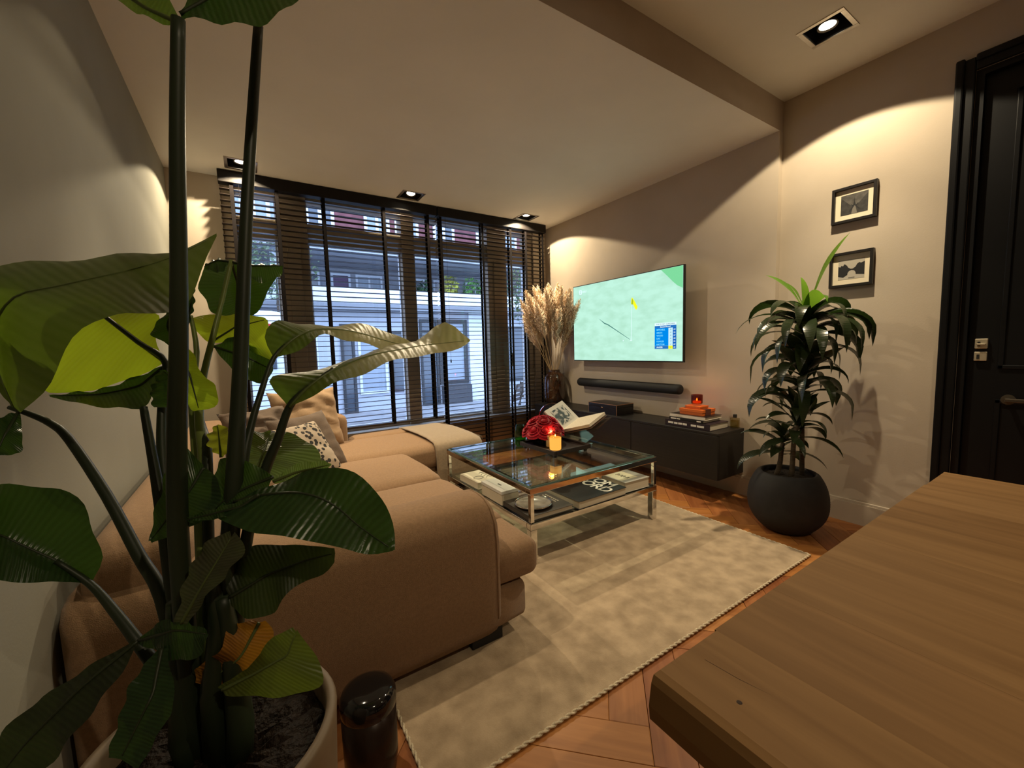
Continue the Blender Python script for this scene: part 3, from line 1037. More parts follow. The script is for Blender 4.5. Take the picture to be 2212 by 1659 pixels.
# candle in amber glass, glowing
TT = TZ + 0.036
t = thing('jar_candle', 'glowing amber jar candle on the front corner of the tray', 'candle', (1.745, 2.185, TT))
b = MB(); b.lathe([(0.0, 0.003), (0.036, 0.003), (0.040, 0.008), (0.041, 0.088), (0.0, 0.088)], (1.745, 2.185, TT), seg=28)
b.build('wax', emit_mat('glowing_wax', (1.0, 0.52, 0.12), 1.15), t, smooth=False)
b = MB(); b.lathe([(0.0, 0.0), (0.040, 0.0), (0.0455, 0.008), (0.0455, 0.118), (0.0435, 0.118), (0.0435, 0.09)], (1.745, 2.185, TT + 0.0005), seg=28)
b.build('glass_jar', arch_glass('amber_glass', (0.95, 0.80, 0.55)), t, smooth=True)


def flame(b, c, h):
    b.lathe([(0.0, 0.0), (h * 0.16, h * 0.16), (h * 0.2, h * 0.34), (h * 0.13, h * 0.66), (h * 0.04, h * 0.9), (0.0, h)], c, seg=10)


flame_m = emit_mat('candle_flame', (1.0, 0.62, 0.22), 22.0)
b = MB(); flame(b, (1.745, 2.185, TT + 0.094), 0.016); b.build('flame', flame_m, t, smooth=True)
t = thing('glass_candle', 'clear glass candle with a bright flame beside the red roses', 'candle', (1.775, 2.272, TT))
b = MB(); b.lathe([(0.0, 0.0), (0.036, 0.0), (0.040, 0.01), (0.040, 0.125), (0.038, 0.125), (0.038, 0.01), (0.0, 0.006)], (1.775, 2.272, TT + 0.0005), seg=28); b.build('glass', arch_glass('clear_glass', (0.95, 0.95, 0.92)), t, smooth=True)
b = MB(); b.lathe([(0.0, 0.007), (0.036, 0.007), (0.036, 0.085), (0.0, 0.085)], (1.775, 2.272, TT), seg=24); b.build('wax', mat('warm_wax', (0.75, 0.55, 0.32), 0.5, emit=(1.0, 0.5, 0.15), estr=0.12), t)
b = MB(); flame(b, (1.775, 2.272, TT + 0.092), 0.030); b.build('flame', flame_m, t, smooth=True)
ld = bpy.data.lights.new('candle_glow', 'POINT'); ld.energy = 0.7; ld.color = (1.0, 0.5, 0.18); ld.shadow_soft_size = 0.02
lo = bpy.data.objects.new('candle_glow', ld); C.objects.link(lo); lo.parent = t; lo.location = (0, 0, 0.13)

# roses in a dark vase
t = thing('rose_bouquet', 'dome of dark red roses in a black square vase on the tray', 'flowers', (1.81, 2.42, TT))
VC = (1.805, 2.405)
b = MB(); b.box(VC[0] - 0.055, VC[0] + 0.055, VC[1] - 0.055, VC[1] + 0.055, TT + 0.0005, TT + 0.10, bevel=0.006); b.build('vase', mat('black_gloss_vase', (0.01, 0.007, 0.006), 0.12), t)
rose_m = [mat('red_petal%d' % i, c, 0.55, noise=0.35, nscale=20, spec=0.2) for i, c in enumerate([(0.34, 0.004, 0.014), (0.26, 0.003, 0.010), (0.40, 0.006, 0.020)])]


def rose_data(seed):
    rr = random.Random(seed)
    b = MB()
    b.lathe([(0.0, 0.0), (0.022, 0.004), (0.026, 0.014), (0.016, 0.026), (0.0, 0.030)], seg=10)
    for ringi, (n, r, h, op) in enumerate(((3, 0.008, 0.030, 0.1), (4, 0.016, 0.033, 0.25), (5, 0.026, 0.031, 0.5), (6, 0.036, 0.026, 0.8), (7, 0.044, 0.018, 1.1))):
        for k in range(n):
            a0 = 2 * PI * k / n + ringi * 0.7 + rr.uniform(-.15, .15)
            wd = 2 * PI / n * 0.72
            rows = []
            for i in range(5):
                v = i / 4
                row = []
                for j in range(5):
                    u = j / 4 * 2 - 1
                    a = a0 + u * wd * (0.55 + 0.45 * math.sin(PI * min(1, v * 1.1) * 0.6))
                    rad = r * (0.35 + 0.75 * v ** 0.8) + op * 0.010 * max(0, v - 0.6) * 2.5
                    zz_ = h * v * (1 - 0.12 * u * u) - op * 0.012 * max(0, v - 0.7) * 3 + rr.uniform(-.0008, .0008)
                    row.append((rad * math.cos(a), rad * math.sin(a), zz_))
                rows.append(row)
            b.grid(rows, uv=False)
    return b.data('rose', smooth=True, fix=False)


rose_meshes = [rose_data(s) for s in (1, 2, 3)]
spots = [(0, 0, 1.0)] + [(0.062 * math.cos(a), 0.062 * math.sin(a), 0.93) for a in [k * 2 * PI / 5 + .4 for k in range(5)]] + [(0.105 * math.cos(a), 0.105 * math.sin(a), 0.66) for a in [k * 2 * PI / 9 for k in range(9)]]
for k, (dx, dy, hz) in enumerate(spots):
    me = rose_meshes[k % 3].copy()
    me.materials.append(rose_m[k % 3])
    o = link_mesh('rose', me, None, t, loc=(VC[0] + dx, VC[1] + dy, TT + 0.105 + (hz - 0.66) * 0.19))
    tilt = math.hypot(dx, dy) / 0.105 * 0.85
    ang = math.atan2(dy, dx)
    o.rotation_euler = (Matrix.Rotation(ang, 3, 'Z') @ Matrix.Rotation(tilt, 3, 'Y') @ Matrix.Rotation(k * 1.3, 3, 'Z')).to_euler()
    o.scale = (1.25, 1.25, 1.25)
b = MB()
for k in range(14):
    a = k * 2 * PI / 14
    b.tube([(VC[0] + 0.03 * math.cos(a), VC[1] + 0.03 * math.sin(a), TT + 0.07), (VC[0] + 0.08 * math.cos(a), VC[1] + 0.08 * math.sin(a), TT + 0.115)], 0.003, seg=5)
b.build('stems', mat('rose_stem', (0.03, 0.09, 0.02), 0.6), t)

# green glass vase left of the tray
gg = arch_glass('green_glass', (0.38, 0.70, 0.34), 0.02, 1.5, 1.5)
t = thing('green_vase', 'small green glass vase on the table at the left of the roses', 'vase', (1.70, 2.555, TZ))
b = MB(); b.lathe([(0.0, 0.0), (0.036, 0.0), (0.042, 0.02), (0.044, 0.09), (0.036, 0.14), (0.030, 0.165), (0.028, 0.165), (0.034, 0.14), (0.041, 0.09), (0.039, 0.02), (0.0, 0.01)], (1.70, 2.555, TZ + 0.0005), seg=28); b.build('glass_body', gg, t, smooth=True)
b = MB(); b.lathe([(0.0, 0.011), (0.037, 0.012), (0.040, 0.055), (0.0, 0.056)], (1.70, 2.555, TZ), seg=24); b.build('filling', mat('moss_fill', (0.05, 0.19, 0.035), 0.8, noise=0.3), t)

# acrylic book stand with open book
acr = arch_glass('acrylic', (0.90, 0.93, 0.92), 0.01, 1.49, 1.5)
SP0 = Vector((2.10, 2.43, 0.575))
ax = Vector((0.93, 0.37, 0.17)).normalized()
side = Vector((ax.y, -ax.x, 0)).normalized()
HL = 0.150


def slab(b, o, u, v, lu, lv, th):
    n = u.cross(v).normalized()
    P = [o - u * lu, o + u * lu, o + u * lu + v * lv, o - u * lu + v * lv]
    lo_ = [b.bm.verts.new(p) for p in P]
    hi_ = [b.bm.verts.new(p + n * th) for p in P]
    b.bm.faces.new(lo_); b.bm.faces.new(hi_)
    for k in range(4):
        b.bm.faces.new((lo_[k], lo_[(k + 1) % 4], hi_[(k + 1) % 4], hi_[k]))


UPV = side.cross(ax).normalized()
UPV = UPV if UPV.z > 0 else -UPV
vr = (side * math.cos(0.28) + UPV * math.sin(0.28)).normalized()
vl = (-side * math.cos(0.78) + UPV * math.sin(0.78)).normalized()
t = thing('acrylic_book_stand', 'clear acrylic cross-legged book stand on the glass table', 'book stand', (2.04, 2.39, TZ))
b = MB()
slab(b, SP0 - Vector((0, 0, 0.030)), ax, vr, HL * 0.92, 0.30, 0.006); b.build('cradle_panel', acr, t)
b = MB()
slab(b, SP0 - Vector((0, 0, 0.030)), ax, vl, HL * 0.92, 0.20, 0.006); b.build('cradle_panel', acr, t)
for s in (1, -1):
    b = MB()
    foot = SP0 + side * s * 0.13 + Vector((0, 0, TZ - SP0.z + 0.0006))
    vv = (SP0 - Vector((0, 0, 0.034)) + side * -s * 0.0 - foot)
    slab(b, foot, ax, vv.normalized(), HL * 0.92, vv.length, 0.006)
    b.build('leg_panel', acr, t)
t = thing('open_book', 'open photo book with a black and white picture resting on the acrylic stand', 'book', tuple(SP0))
page_w = mat('white_page', (0.74, 0.71, 0.64), 0.6, noise=0.03)
b = MB(); slab(b, SP0 - Vector((0, 0, 0.014)), ax, vr, HL, 0.255, 0.004); slab(b, SP0 - Vector((0, 0, 0.014)), ax, vl, HL, 0.215, -0.004)
b.build('cover', mat('brown_cloth_cover', (0.11, 0.06, 0.035), 0.5, noise=0.2, nscale=20), t)
b = MB()
slab(b, SP0 + Vector((0, 0, -0.006)), ax, vr, HL - 0.005, 0.245, -0.022); b.build('page_block', paper_m, t)
b = MB(); slab(b, SP0 + Vector((0, 0, 0.002)), ax, vl, HL - 0.005, 0.207, 0.012); pg = b.build('page_block', page_w, t)
nl = ax.cross(vl).normalized()
if nl.z < 0:
    nl = -nl
# printed picture, flat on the left page
po = SP0 + Vector((0, 0, 0.002)) + nl * 0.0138 + vl * 0.035
phm = bpy.data.materials.new('printed_photo')
phm.use_nodes = True
nt = phm.node_tree
tc = nt.nodes.new('ShaderNodeTexCoord')
nz = nt.nodes.new('ShaderNodeTexNoise'); nz.inputs['Scale'].default_value = 14; nz.inputs['Detail'].default_value = 2; nz.inputs['Distortion'].default_value = 1.5
rp = nt.nodes.new('ShaderNodeValToRGB'); rp.color_ramp.elements[0].position = 0.44; rp.color_ramp.elements[1].position = 0.56
rp.color_ramp.elements[0].color = (0.05, 0.06, 0.06, 1); rp.color_ramp.elements[1].color = (0.6, 0.57, 0.52, 1)
nt.links.new(tc.outputs['Object'], nz.inputs['Vector']); nt.links.new(nz.outputs['Fac'], rp.inputs[0]); nt.links.new(rp.outputs[0], nt.nodes['Principled BSDF'].inputs['Base Color'])
b = MB(); slab(b, po, ax, vl, HL * 0.66, 0.14, 0.0004); b.build('photograph', phm, pg)

# polished ring-handled bowl behind the roses
t = thing('ring_bowl', 'silver bowl with a tall arched band handle behind the roses', 'bowl', (2.13, 2.70, TZ))
b = MB(); b.lathe([(0.0, 0.0), (0.06, 0.0), (0.085, 0.012), (0.10, 0.045), (0.097, 0.045), (0.082, 0.016), (0.0, 0.006)], (2.13, 2.70, TZ + 0.0005), seg=32); b.build('dish', chrome, t, smooth=True)
b = MB()
rows = []
for k in range(25):
    a = PI * k / 24
    for_r = []
    for (rr_, off) in ((0.118, -0.014), (0.118, 0.014), (0.112, 0.014), (0.112, -0.014), (0.118, -0.014)):
        d = Vector((0.80, -0.60, 0)); e = Vector((0.60, 0.80, 0))
        p = Vector((2.13, 2.70, TZ + 0.145)) + d * (rr_ * math.cos(a)) + Vector((0, 0, rr_ * 1.12 * math.sin(a))) + e * off
        for_r.append(p)
    rows.append(for_r)
foot_rows = []
lowA = [p - Vector((0, 0, 0.115)) for p in rows[0]]; lowB = [p - Vector((0, 0, 0.115)) for p in rows[-1]]
b.grid([lowA] + rows + [lowB], uv=False); b.build('handle', chrome, t, smooth=False)
# ------------------------------------------------------------------ television
t = thing('television', 'large wall-mounted flat television showing a golf green', 'television', (3.08, 2.785, 1.03))
TY_0, TY_1, TZ_0, TZ_1 = 2.100, 3.470, 1.036, 1.848
b = MB(); b.box(3.062, 3.088, TY_0, TY_1, TZ_0, TZ_1, bevel=0.003)
b.build('casing', matte_black, t)
b = MB(); b.box(3.088, 3.115, TY_0 + 0.25, TY_1 - 0.25, TZ_0 + 0.06, TZ_1 - 0.25, bevel=0.006)
b.box(3.115, TVX - 0.001, 2.62, 2.95, 1.30, 1.58, bevel=0.004); b.build('wall_bracket', matte_black, t)
sc = bpy.data.materials.new('screen_picture')
sc.use_nodes = True
nt = sc.node_tree
nt.nodes.remove(nt.nodes['Principled BSDF'])
tc = nt.nodes.new('ShaderNodeTexCoord')
mp = nt.nodes.new('ShaderNodeMapping'); mp.inputs['Scale'].default_value = (1, 2.2, 5.0)
nz = nt.nodes.new('ShaderNodeTexNoise'); nz.inputs['Scale'].default_value = 3.2; nz.inputs['Detail'].default_value = 2
rp = nt.nodes.new('ShaderNodeValToRGB')
rp.color_ramp.elements[0].position = 0.3; rp.color_ramp.elements[1].position = 0.62
rp.color_ramp.elements[0].color = (0.43, 0.75, 0.58, 1); rp.color_ramp.elements[1].color = (0.51, 0.86, 0.70, 1)
em = nt.nodes.new('ShaderNodeEmission'); em.inputs[1].default_value = 1.0
nt.links.new(tc.outputs['Object'], mp.inputs[0]); nt.links.new(mp.outputs[0], nz.inputs['Vector']); nt.links.new(nz.outputs['Fac'], rp.inputs[0]); nt.links.new(rp.outputs[0], em.inputs[0]); nt.links.new(em.outputs[0], nt.nodes['Material Output'].inputs[0])
b = MB(); b.box(3.0608, 3.062, TY_0 + 0.009, TY_1 - 0.007, TZ_0 + 0.011, TZ_1 - 0.009); scr = b.build('screen', sc, t)


def on_screen(name, pts, m, lay=0):
    x = 3.0604 - 0.0002 * lay
    b = MB(); b.face([(x, y, z) for y, z in pts]); return b.build(name, m, scr)


def rect(y0, y1, z0, z1):
    return [(y0, z0), (y1, z0), (y1, z1), (y0, z1)]


on_screen('fringe_grass', [(2.326, 1.838), (2.110, 1.838), (2.110, 1.655), (2.161, 1.682), (2.203, 1.718), (2.25, 1.765)], emit_mat('scr_grass', (0.20, 0.66, 0.32), 1.0))
on_screen('flag_shadow', [(3.086, 1.479), (2.992, 1.423), (2.954, 1.411), (2.671, 1.250), (2.671, 1.246), (2.960, 1.403), (3.0, 1.415)], emit_mat('scr_shadow', (0.06, 0.20, 0.17), 1.0), 1)
on_screen('flag_pole', [(2.650, 1.57), (2.646, 1.57), (2.6525, 1.239), (2.6585, 1.239)], emit_mat('scr_white', (0.75, 0.95, 0.98), 1.0), 1)
on_screen('hole', [(2.656 + 0.012 * math.cos(a), 1.2385 + 0.005 * math.sin(a)) for a in [k * PI / 6 for k in range(12)]], MATS['scr_white'], 2)
on_screen('golf_ball', [(2.752 + 0.006 * math.cos(a), 1.239 + 0.006 * math.sin(a)) for a in [k * PI / 6 for k in range(12)]], MATS['scr_white'], 2)
on_screen('flag', [(2.645, 1.642), (2.655, 1.61), (2.655, 1.576), (2.629, 1.572), (2.604, 1.525), (2.590, 1.520), (2.578, 1.545), (2.615, 1.605)], emit_mat('scr_yellow', (0.90, 0.93, 0.02), 1.0), 2)
on_screen('flag_fold', [(2.643, 1.630), (2.653, 1.576), (2.632, 1.571), (2.629, 1.607)], emit_mat('scr_olive', (0.40, 0.52, 0.02), 1.0), 3)
Mt = lambda y, z, lay: frame_matrix((3.0604 - 0.0002 * lay, y, z), (0, -1, 0), (0, 0, 1))
on_screen('channel_logo', [(3.368 + 0.0, 1.797), (3.335, 1.797), (3.328, 1.79), (3.328, 1.756), (3.335, 1.749), (3.362, 1.749), (3.369, 1.756), (3.369, 1.79)], MATS['scr_white'], 1)
put_text('channel_logo_letter', 'Z', 0.034, Mt(3.36, 1.761, 2), emit_mat('scr_green', (0.40, 0.75, 0.58), 1.0), scr, bold=True)
put_text('channel_name', 'GOLF', 0.026, Mt(3.322, 1.766, 1), MATS['scr_white'], scr, bold=True)
on_screen('board_header', rect(2.388, 2.168, 1.356, 1.381), MATS['scr_white'], 1)
on_screen('board_round', rect(2.388, 2.168, 1.334, 1.356), emit_mat('scr_blue2', (0.02, 0.16, 0.50), 1.0), 1)
on_screen('board_names', rect(2.388, 2.246, 1.180, 1.334), emit_mat('scr_blue', (0.0, 0.24, 0.78), 1.0), 1)
on_screen('board_scores', rect(2.246, 2.203, 1.180, 1.334), emit_mat('scr_pale', (0.55, 0.83, 0.92), 1.0), 1)
on_screen('board_totals', rect(2.203, 2.168, 1.154, 1.334), emit_mat('scr_blue3', (0.01, 0.12, 0.48), 1.0), 1)
on_screen('board_last_row', rect(2.388, 2.246, 1.154, 1.179), MATS['scr_blue2'], 1)
on_screen('board_last_score', rect(2.246, 2.203, 1.154, 1.180), MATS['scr_yellow'], 1)
put_text('board_text', 'THE CJ CUP \u00b7 CONGAREE', 0.0165, Mt(2.278, 1.363, 2), emit_mat('scr_ink', (0.10, 0.22, 0.28), 1.0), scr, align='CENTER')
put_text('board_text', 'Second Round', 0.018, Mt(2.278, 1.340, 2), MATS['scr_white'], scr, bold=True, align='CENTER')
cy_m = emit_mat('scr_cyan', (0.20, 0.72, 0.95), 1.0)
for k, (nm, s1, s2) in enumerate((('MITCHELL', '-8', '64'), ('SPIETH', '-8', '66'), ('WOOD', '-8', '67'), ('DAY', '-8', '68'), ('FOWLER', '-7', '66'), ('HATTON', '-7', '69'), ('ANCER', '-6', '69'))):
    z = 1.3135 - k * 0.0255
    put_text('board_text', nm, 0.0195, Mt(2.368, z, 2), cy_m if k < 6 else MATS['scr_white'], scr, bold=True)
    put_text('board_text', s1, 0.0185, Mt(2.2245, z, 2), MATS['scr_ink'], scr, align='CENTER')
    put_text('board_text', s2, 0.0185, Mt(2.1855, z, 2), MATS['scr_white'], scr, align='CENTER')

# ------------------------------------------------------------------ soundbar
t = thing('soundbar', 'long black tubular soundbar mounted under the television', 'soundbar', (3.13, 2.815, 0.76))
b = MB()
R0 = 0.045
prof = [(0.0, -0.65), (0.026, -0.65), (0.039, -0.645), (R0, -0.632), (R0, -0.60), (R0, 0.60), (R0, 0.632), (0.039, 0.645), (0.026, 0.65), (0.0, 0.65)]
b.lathe(prof, seg=28, M=Matrix.Translation((3.13, 2.815, 0.797)) @ Matrix.Rotation(PI / 2, 4, 'X'))
b.build('body', mat('speaker_cloth', (0.010, 0.011, 0.012), 0.75, noise=0.2, nscale=200, bump=0.2, bscale=600), t, smooth=True)
for yy in (2.45, 3.18):
    b = MB(); b.box(3.155, TVX, yy - 0.03, yy + 0.03, 0.78, 0.815, bevel=0.002); b.build('bracket', matte_black, t)

# ------------------------------------------------------------------ floating cabinet
cab_m = mat('black_oak_veneer', (0.014, 0.012, 0.011), 0.42, noise=0.3, nscale=3, stretch=(4, 1, 30))
CX0, CY0, CY1, CZ0, CZ1 = 2.835, 1.655, 3.93, 0.178, 0.53
t = thing('tv_cabinet', 'long black floating cabinet under the television', 'cabinet', (3.0, 2.8, CZ0))
b = MB(); b.box(CX0 + 0.02, TVX - 0.002, CY0 + 0.001, CY1, CZ0, CZ1 - 0.018); b.build('body', cab_m, t)
b = MB(); b.box(CX0, TVX - 0.001, CY0, CY1, CZ1 - 0.018, CZ1, bevel=0.0015); b.build('top_panel', cab_m, t)
for y0, y1 in ((CY0, 2.466), (2.466, 3.225), (3.225, CY1)):
    b = MB(); b.box(CX0, CX0 + 0.02, y0 + 0.002, y1 - 0.002, CZ0, CZ1 - 0.021, bevel=0.0015); b.build('door', cab_m, t)

# ------------------------------------------------------------------ box with copper edges
t = thing('jewellery_box', 'black box with copper edges and a small gold clasp on the cabinet', 'box', (3.0, 2.87, CZ1))
bx0, bx1, by0, by1, bz1 = 2.885, 3.12, 2.68, 3.06, CZ1 + 0.10
b = MB(); b.box(bx0, bx1, by0, by1, CZ1 + 0.0005, CZ1 + 0.068, bevel=0.001); b.build('base', mat('black_lacquer', (0.010, 0.008, 0.008), 0.3), t)
b = MB(); b.box(bx0, bx1, by0, by1, CZ1 + 0.0695, bz1, bevel=0.001); lid = b.build('lid', MATS['black_lacquer'], t)
cop = mat('copper_trim', (0.55, 0.28, 0.14), 0.35, metal=0.8)
b = MB()
e = 0.004
for (x0, x1, y0, y1, z0, z1) in ((bx0 - .0006, bx0 + e, by0, by1, bz1 - e, bz1 + .0006), (bx1 - e, bx1 + .0006, by0, by1, bz1 - e, bz1 + .0006), (bx0, bx1, by0 - .0006, by0 + e, bz1 - e, bz1 + .0006), (bx0, bx1, by1 - e, by1 + .0006, bz1 - e, bz1 + .0006),
                                 (bx0 - .0006, bx0 + e, by0 - .0006, by0 + e, CZ1 + .001, bz1), (bx0 - .0006, bx0 + e, by1 - e, by1 + .0006, CZ1 + .001, bz1)):
    b.box(x0, x1, y0, y1, z0, z1)
b.build('copper_edging', cop, t)
b = MB()
for s in (-1, 1):
    b.lathe([(0.0, 0.0), (0.006, 0.0), (0.006, 0.003), (0.0, 0.0045)], seg=12, M=Matrix.Translation((bx0, 2.87 + s * 0.007, CZ1 + 0.062)) @ Matrix.Rotation(-PI / 2, 4, 'Y'))
b.build('clasp', mat('gold_clasp', (0.85, 0.65, 0.35), 0.25, metal=1.0), t)

# ------------------------------------------------------------------ vase with pampas grass
VX, VY = 3.035, 3.795
vase_m = mat('tortoise_glass', (0.060, 0.026, 0.012), 0.08, col2=(0.012, 0.006, 0.004), nscale=22, detail=5, coat=0.8)
t = thing('pampas_vase', 'dark brown mottled glass vase on the cabinet corner', 'vase', (VX, VY, CZ1))
b = MB(); b.lathe([(0.0, 0.0), (0.085, 0.0), (0.105, 0.015), (0.122, 0.07), (0.126, 0.17), (0.124, 0.26), (0.112, 0.325), (0.085, 0.36), (0.068, 0.372), (0.066, 0.39), (0.070, 0.396), (0.062, 0.396), (0.058, 0.372), (0.075, 0.355), (0.10, 0.32), (0.112, 0.26), (0.114, 0.08), (0.09, 0.02), (0.0, 0.015)], (VX, VY, CZ1 + 0.0005), seg=36)
b.build('glass', vase_m, t, smooth=True)
pam_m = [mat('pampas_fluff%d' % i, c, 0.95, noise=0.15, nscale=40, sheen=0.5, spec=0.1) for i, c in enumerate([(0.80, 0.63, 0.45), (0.74, 0.56, 0.38), (0.84, 0.70, 0.52)])]
straw = mat('straw_stem', (0.52, 0.36, 0.18), 0.7, noise=0.15)


def plume_data(seed, L=0.50, W=0.068):
    rr = random.Random(seed)
    b = MB()
    cl = [Vector((0.03 * (s ** 2), 0.0, s * L)) for s in [k / 12 for k in range(13)]]
    b.tube(cl, 0.004, 0.001, seg=5)
    for k in range(620):
        s = rr.uniform(0.0, 0.97)
        p = Vector((0.03 * s * s, 0, s * L))
        a = rr.uniform(0, 2 * PI)
        wd = W * (math.sin(PI * min(1, 0.12 + s * 0.9)) ** 0.7) * rr.uniform(0.55, 1.1)
        out = Vector((math.cos(a), math.sin(a), 0))
        ln = rr.uniform(0.09, 0.15) * (1 - 0.35 * s)
        q1 = p + out * wd * 0.5 + Vector((0, 0, ln * 0.55))
        q2 = p + out * wd * 0.95 + Vector((0, 0, ln * 0.95))
        q3 = p + out * wd * 1.15 + Vector((0, 0, ln * (0.98 - rr.uniform(0, .2))))
        tw = Vector((-math.sin(a), math.cos(a), rr.uniform(-.4, .4))).normalized()
        w0 = 0.0034
        vs = []
        for q, w_ in ((p, w0 * .5), (q1, w0), (q2, w0 * .8), (q3, 0.0003)):
            vs.append((b.bm.verts.new(q - tw * w_), b.bm.verts.new(q + tw * w_)))
        for v0, v1 in zip(vs[:-1], vs[1:]):
            b.bm.faces.new((v0[0], v0[1], v1[1], v1[0]))
    me = b.data('plume', smooth=True, fix=False)
    return me


plumes = []
for i in range(4):
    me = plume_data(20 + i, L=(0.50, 0.44, 0.54, 0.40)[i])
    me.materials.append(pam_m[i % 3])
    plumes.append(me)
rr = random.Random(11)
# tip offsets: (azimuth relative to the room, lean, height)
tips = [(-0.46, -0.06, 1.66), (-0.42, -0.12, 1.76), (-0.34, 0.02, 1.70), (-0.36, -0.20, 1.62), (-0.27, -0.04, 1.82), (-0.24, -0.22, 1.78), (-0.20, 0.05, 1.84), (-0.14, -0.14, 1.84),
        (-0.09, 0.06, 1.76), (-0.10, -0.26, 1.80), (-0.03, -0.10, 1.86), (-0.02, -0.34, 1.76), (0.02, -0.20, 1.76), (0.03, -0.40, 1.68), (0.04, -0.31, 1.60), (-0.36, 0.07, 1.50), (0.03, -0.05, 1.80), (-0.20, -0.32, 1.58)]
names_p = ['leaning far left', 'tall left', 'left back', 'left front', 'upright left', 'front left of centre', 'tall back', 'centre', 'back right', 'front centre', 'tallest', 'right front', 'right of centre', 'far right', 'drooping far right', 'drooping left back', 'back centre', 'low front']
for k, (dx, dy, zt) in enumerate(tips):
    base = Vector((VX + dx * 0.12, VY + dy * 0.12, CZ1 + 0.03))
    mouth = Vector((VX + dx * 0.14, VY + dy * 0.14, CZ1 + 0.39))
    tip = Vector((min(VX + dx, 3.15), min(VY + dy, 3.90), zt))
    d = (tip - mouth)
    Lp = plumes[k % 4].vertices and (0.50, 0.44, 0.54, 0.40)[k % 4]
    ps = mouth + d * max(0.1, 1 - Lp / d.length)
    t = thing('dried_pampas', 'dried beige pampas plume, %s in the bunch in the brown vase' % names_p[k], 'dried flower', tuple(base), 'pampas grass in the brown vase')
    b = MB(); b.tube([base, mouth, mouth + (ps - mouth) * 0.5, ps + d.normalized() * 0.04], 0.0028, 0.002, seg=5); b.build('stalk', straw, t, smooth=True)
    o = link_mesh('plume', plumes[k % 4], None, t, loc=tuple(ps))
    o.rotation_euler = (d.to_track_quat('Z', 'Y').to_matrix() @ Matrix.Rotation(rr.uniform(0, 6), 3, 'Z')).to_euler()

# ------------------------------------------------------------------ stack on the right end of the cabinet
plum_cover = mat('plum_cover', (0.030, 0.018, 0.024), 0.4)
t, M = book('art_book', 'thick dark book at the bottom of the stack on the cabinet', 2.872, 3.125, 1.742, 2.135, CZ1 + 0.0005, CZ1 + 0.050, plum_cover, 0.0, 'x0', 'books stacked on the cabinet')
b = MB()
for y0, y1 in ((2.105, 2.058), (2.05, 2.018), (2.012, 1.978), (1.972, 1.935), (1.90, 1.855), (1.848, 1.79)):
    b.box(2.8712, 2.872, y1, y0, CZ1 + 0.018, CZ1 + 0.033)
b.build('spine_lettering', white_ink, t)['kind'] = 'stuff'
t, M = book('art_book', 'thin dark book in the middle of the stack on the cabinet', 2.878, 3.11, 1.80, 2.10, CZ1 + 0.0505, CZ1 + 0.072, blk_cover, 0.0, 'x0', 'books stacked on the cabinet')
b = MB()
for y0, y1 in ((2.085, 2.035), (2.03, 2.0), (1.855, 1.82)):
    b.box(2.8772, 2.878, y1, y0, CZ1 + 0.057, CZ1 + 0.066)
b.build('spine_lettering', white_ink, t)['kind'] = 'stuff'
t, M = book('art_book', 'white-spined book lettered CHANEL under the orange boxes', 2.884, 3.11, 1.79, 2.10, CZ1 + 0.0725, CZ1 + 0.096, mat('ivory_spine', (0.72, 0.66, 0.57), 0.5), 0.0, 'x0', 'books stacked on the cabinet')
b = MB(); b.box(2.89, 3.112, 1.788, 2.102, CZ1 + 0.0955, CZ1 + 0.0975); b.build('top_cover', blk_cover, t)
put_text('spine_title', 'CHANEL', 0.017, frame_matrix((2.8836, 2.055, CZ1 + 0.078), (0, -1, 0), (0, 0, 1)), gold_ink, t, spacing=1.2)
org = mat('orange_card', (0.66, 0.145, 0.020), 0.5, noise=0.06)
dkor = mat('brown_ribbon', (0.10, 0.03, 0.02), 0.6)
zb = CZ1 + 0.098
t = thing('orange_gift_box', 'orange gift box with a brown ribbon on the book stack', 'gift box', (3.0, 1.935, zb))
b = MB(); b.box(2.925, 3.095, 1.838, 2.035, zb, zb + 0.022, bevel=0.001); b.build('base', org, t)
b = MB(); b.box(2.922, 3.098, 1.835, 2.038, zb + 0.0235, zb + 0.046, bevel=0.001); b.build('lid', org, t)
b = MB(); b.box(2.962, 3.034, 1.8335, 2.0395, zb + 0.001, zb + 0.0468); b.build('ribbon', dkor, t)
zb2 = zb + 0.047
t = thing('orange_gift_box', 'smaller orange gift box carrying the amber candle glass', 'gift box', (2.99, 1.93, zb2))
b = MB(); b.box(2.942, 3.05, 1.868, 1.995, zb2, zb2 + 0.012, bevel=0.001); b.build('base', org, t)
b = MB(); b.box(2.939, 3.053, 1.865, 1.998, zb2 + 0.0125, zb2 + 0.024, bevel=0.001); b.build('lid', org, t)
zc = zb2 + 0.0245
cc = (2.995, 1.93)
t = thing('amber_candle_glass', 'glowing amber tealight glass on top of the orange boxes', 'candle', (*cc, zc))
b = MB(); b.lathe([(0.0, 0.0), (0.030, 0.0), (0.036, 0.006), (0.036, 0.012), (0.0, 0.012)], (*cc, zc), seg=28); b.build('foot', arch_glass('clear_glass', (0.95, 0.95, 0.92)), t, smooth=True)
b = MB(); b.lathe([(0.0, 0.012), (0.036, 0.012), (0.0435, 0.018), (0.0435, 0.085), (0.0405, 0.085), (0.0405, 0.02), (0.0, 0.017)], (*cc, zc), seg=28); b.build('glass', arch_glass('burnt_amber_glass', (0.62, 0.20, 0.07), 0.03), t, smooth=True)
b = MB(); b.lathe([(0.0, 0.018), (0.030, 0.018), (0.031, 0.034), (0.0, 0.034)], (*cc, zc), seg=24); b.build('wax', emit_mat('tealight_wax', (1.0, 0.30, 0.05), 1.5), t)
b = MB(); flame(b, (*cc, zc + 0.035), 0.026); b.build('flame', flame_m, t, smooth=True)
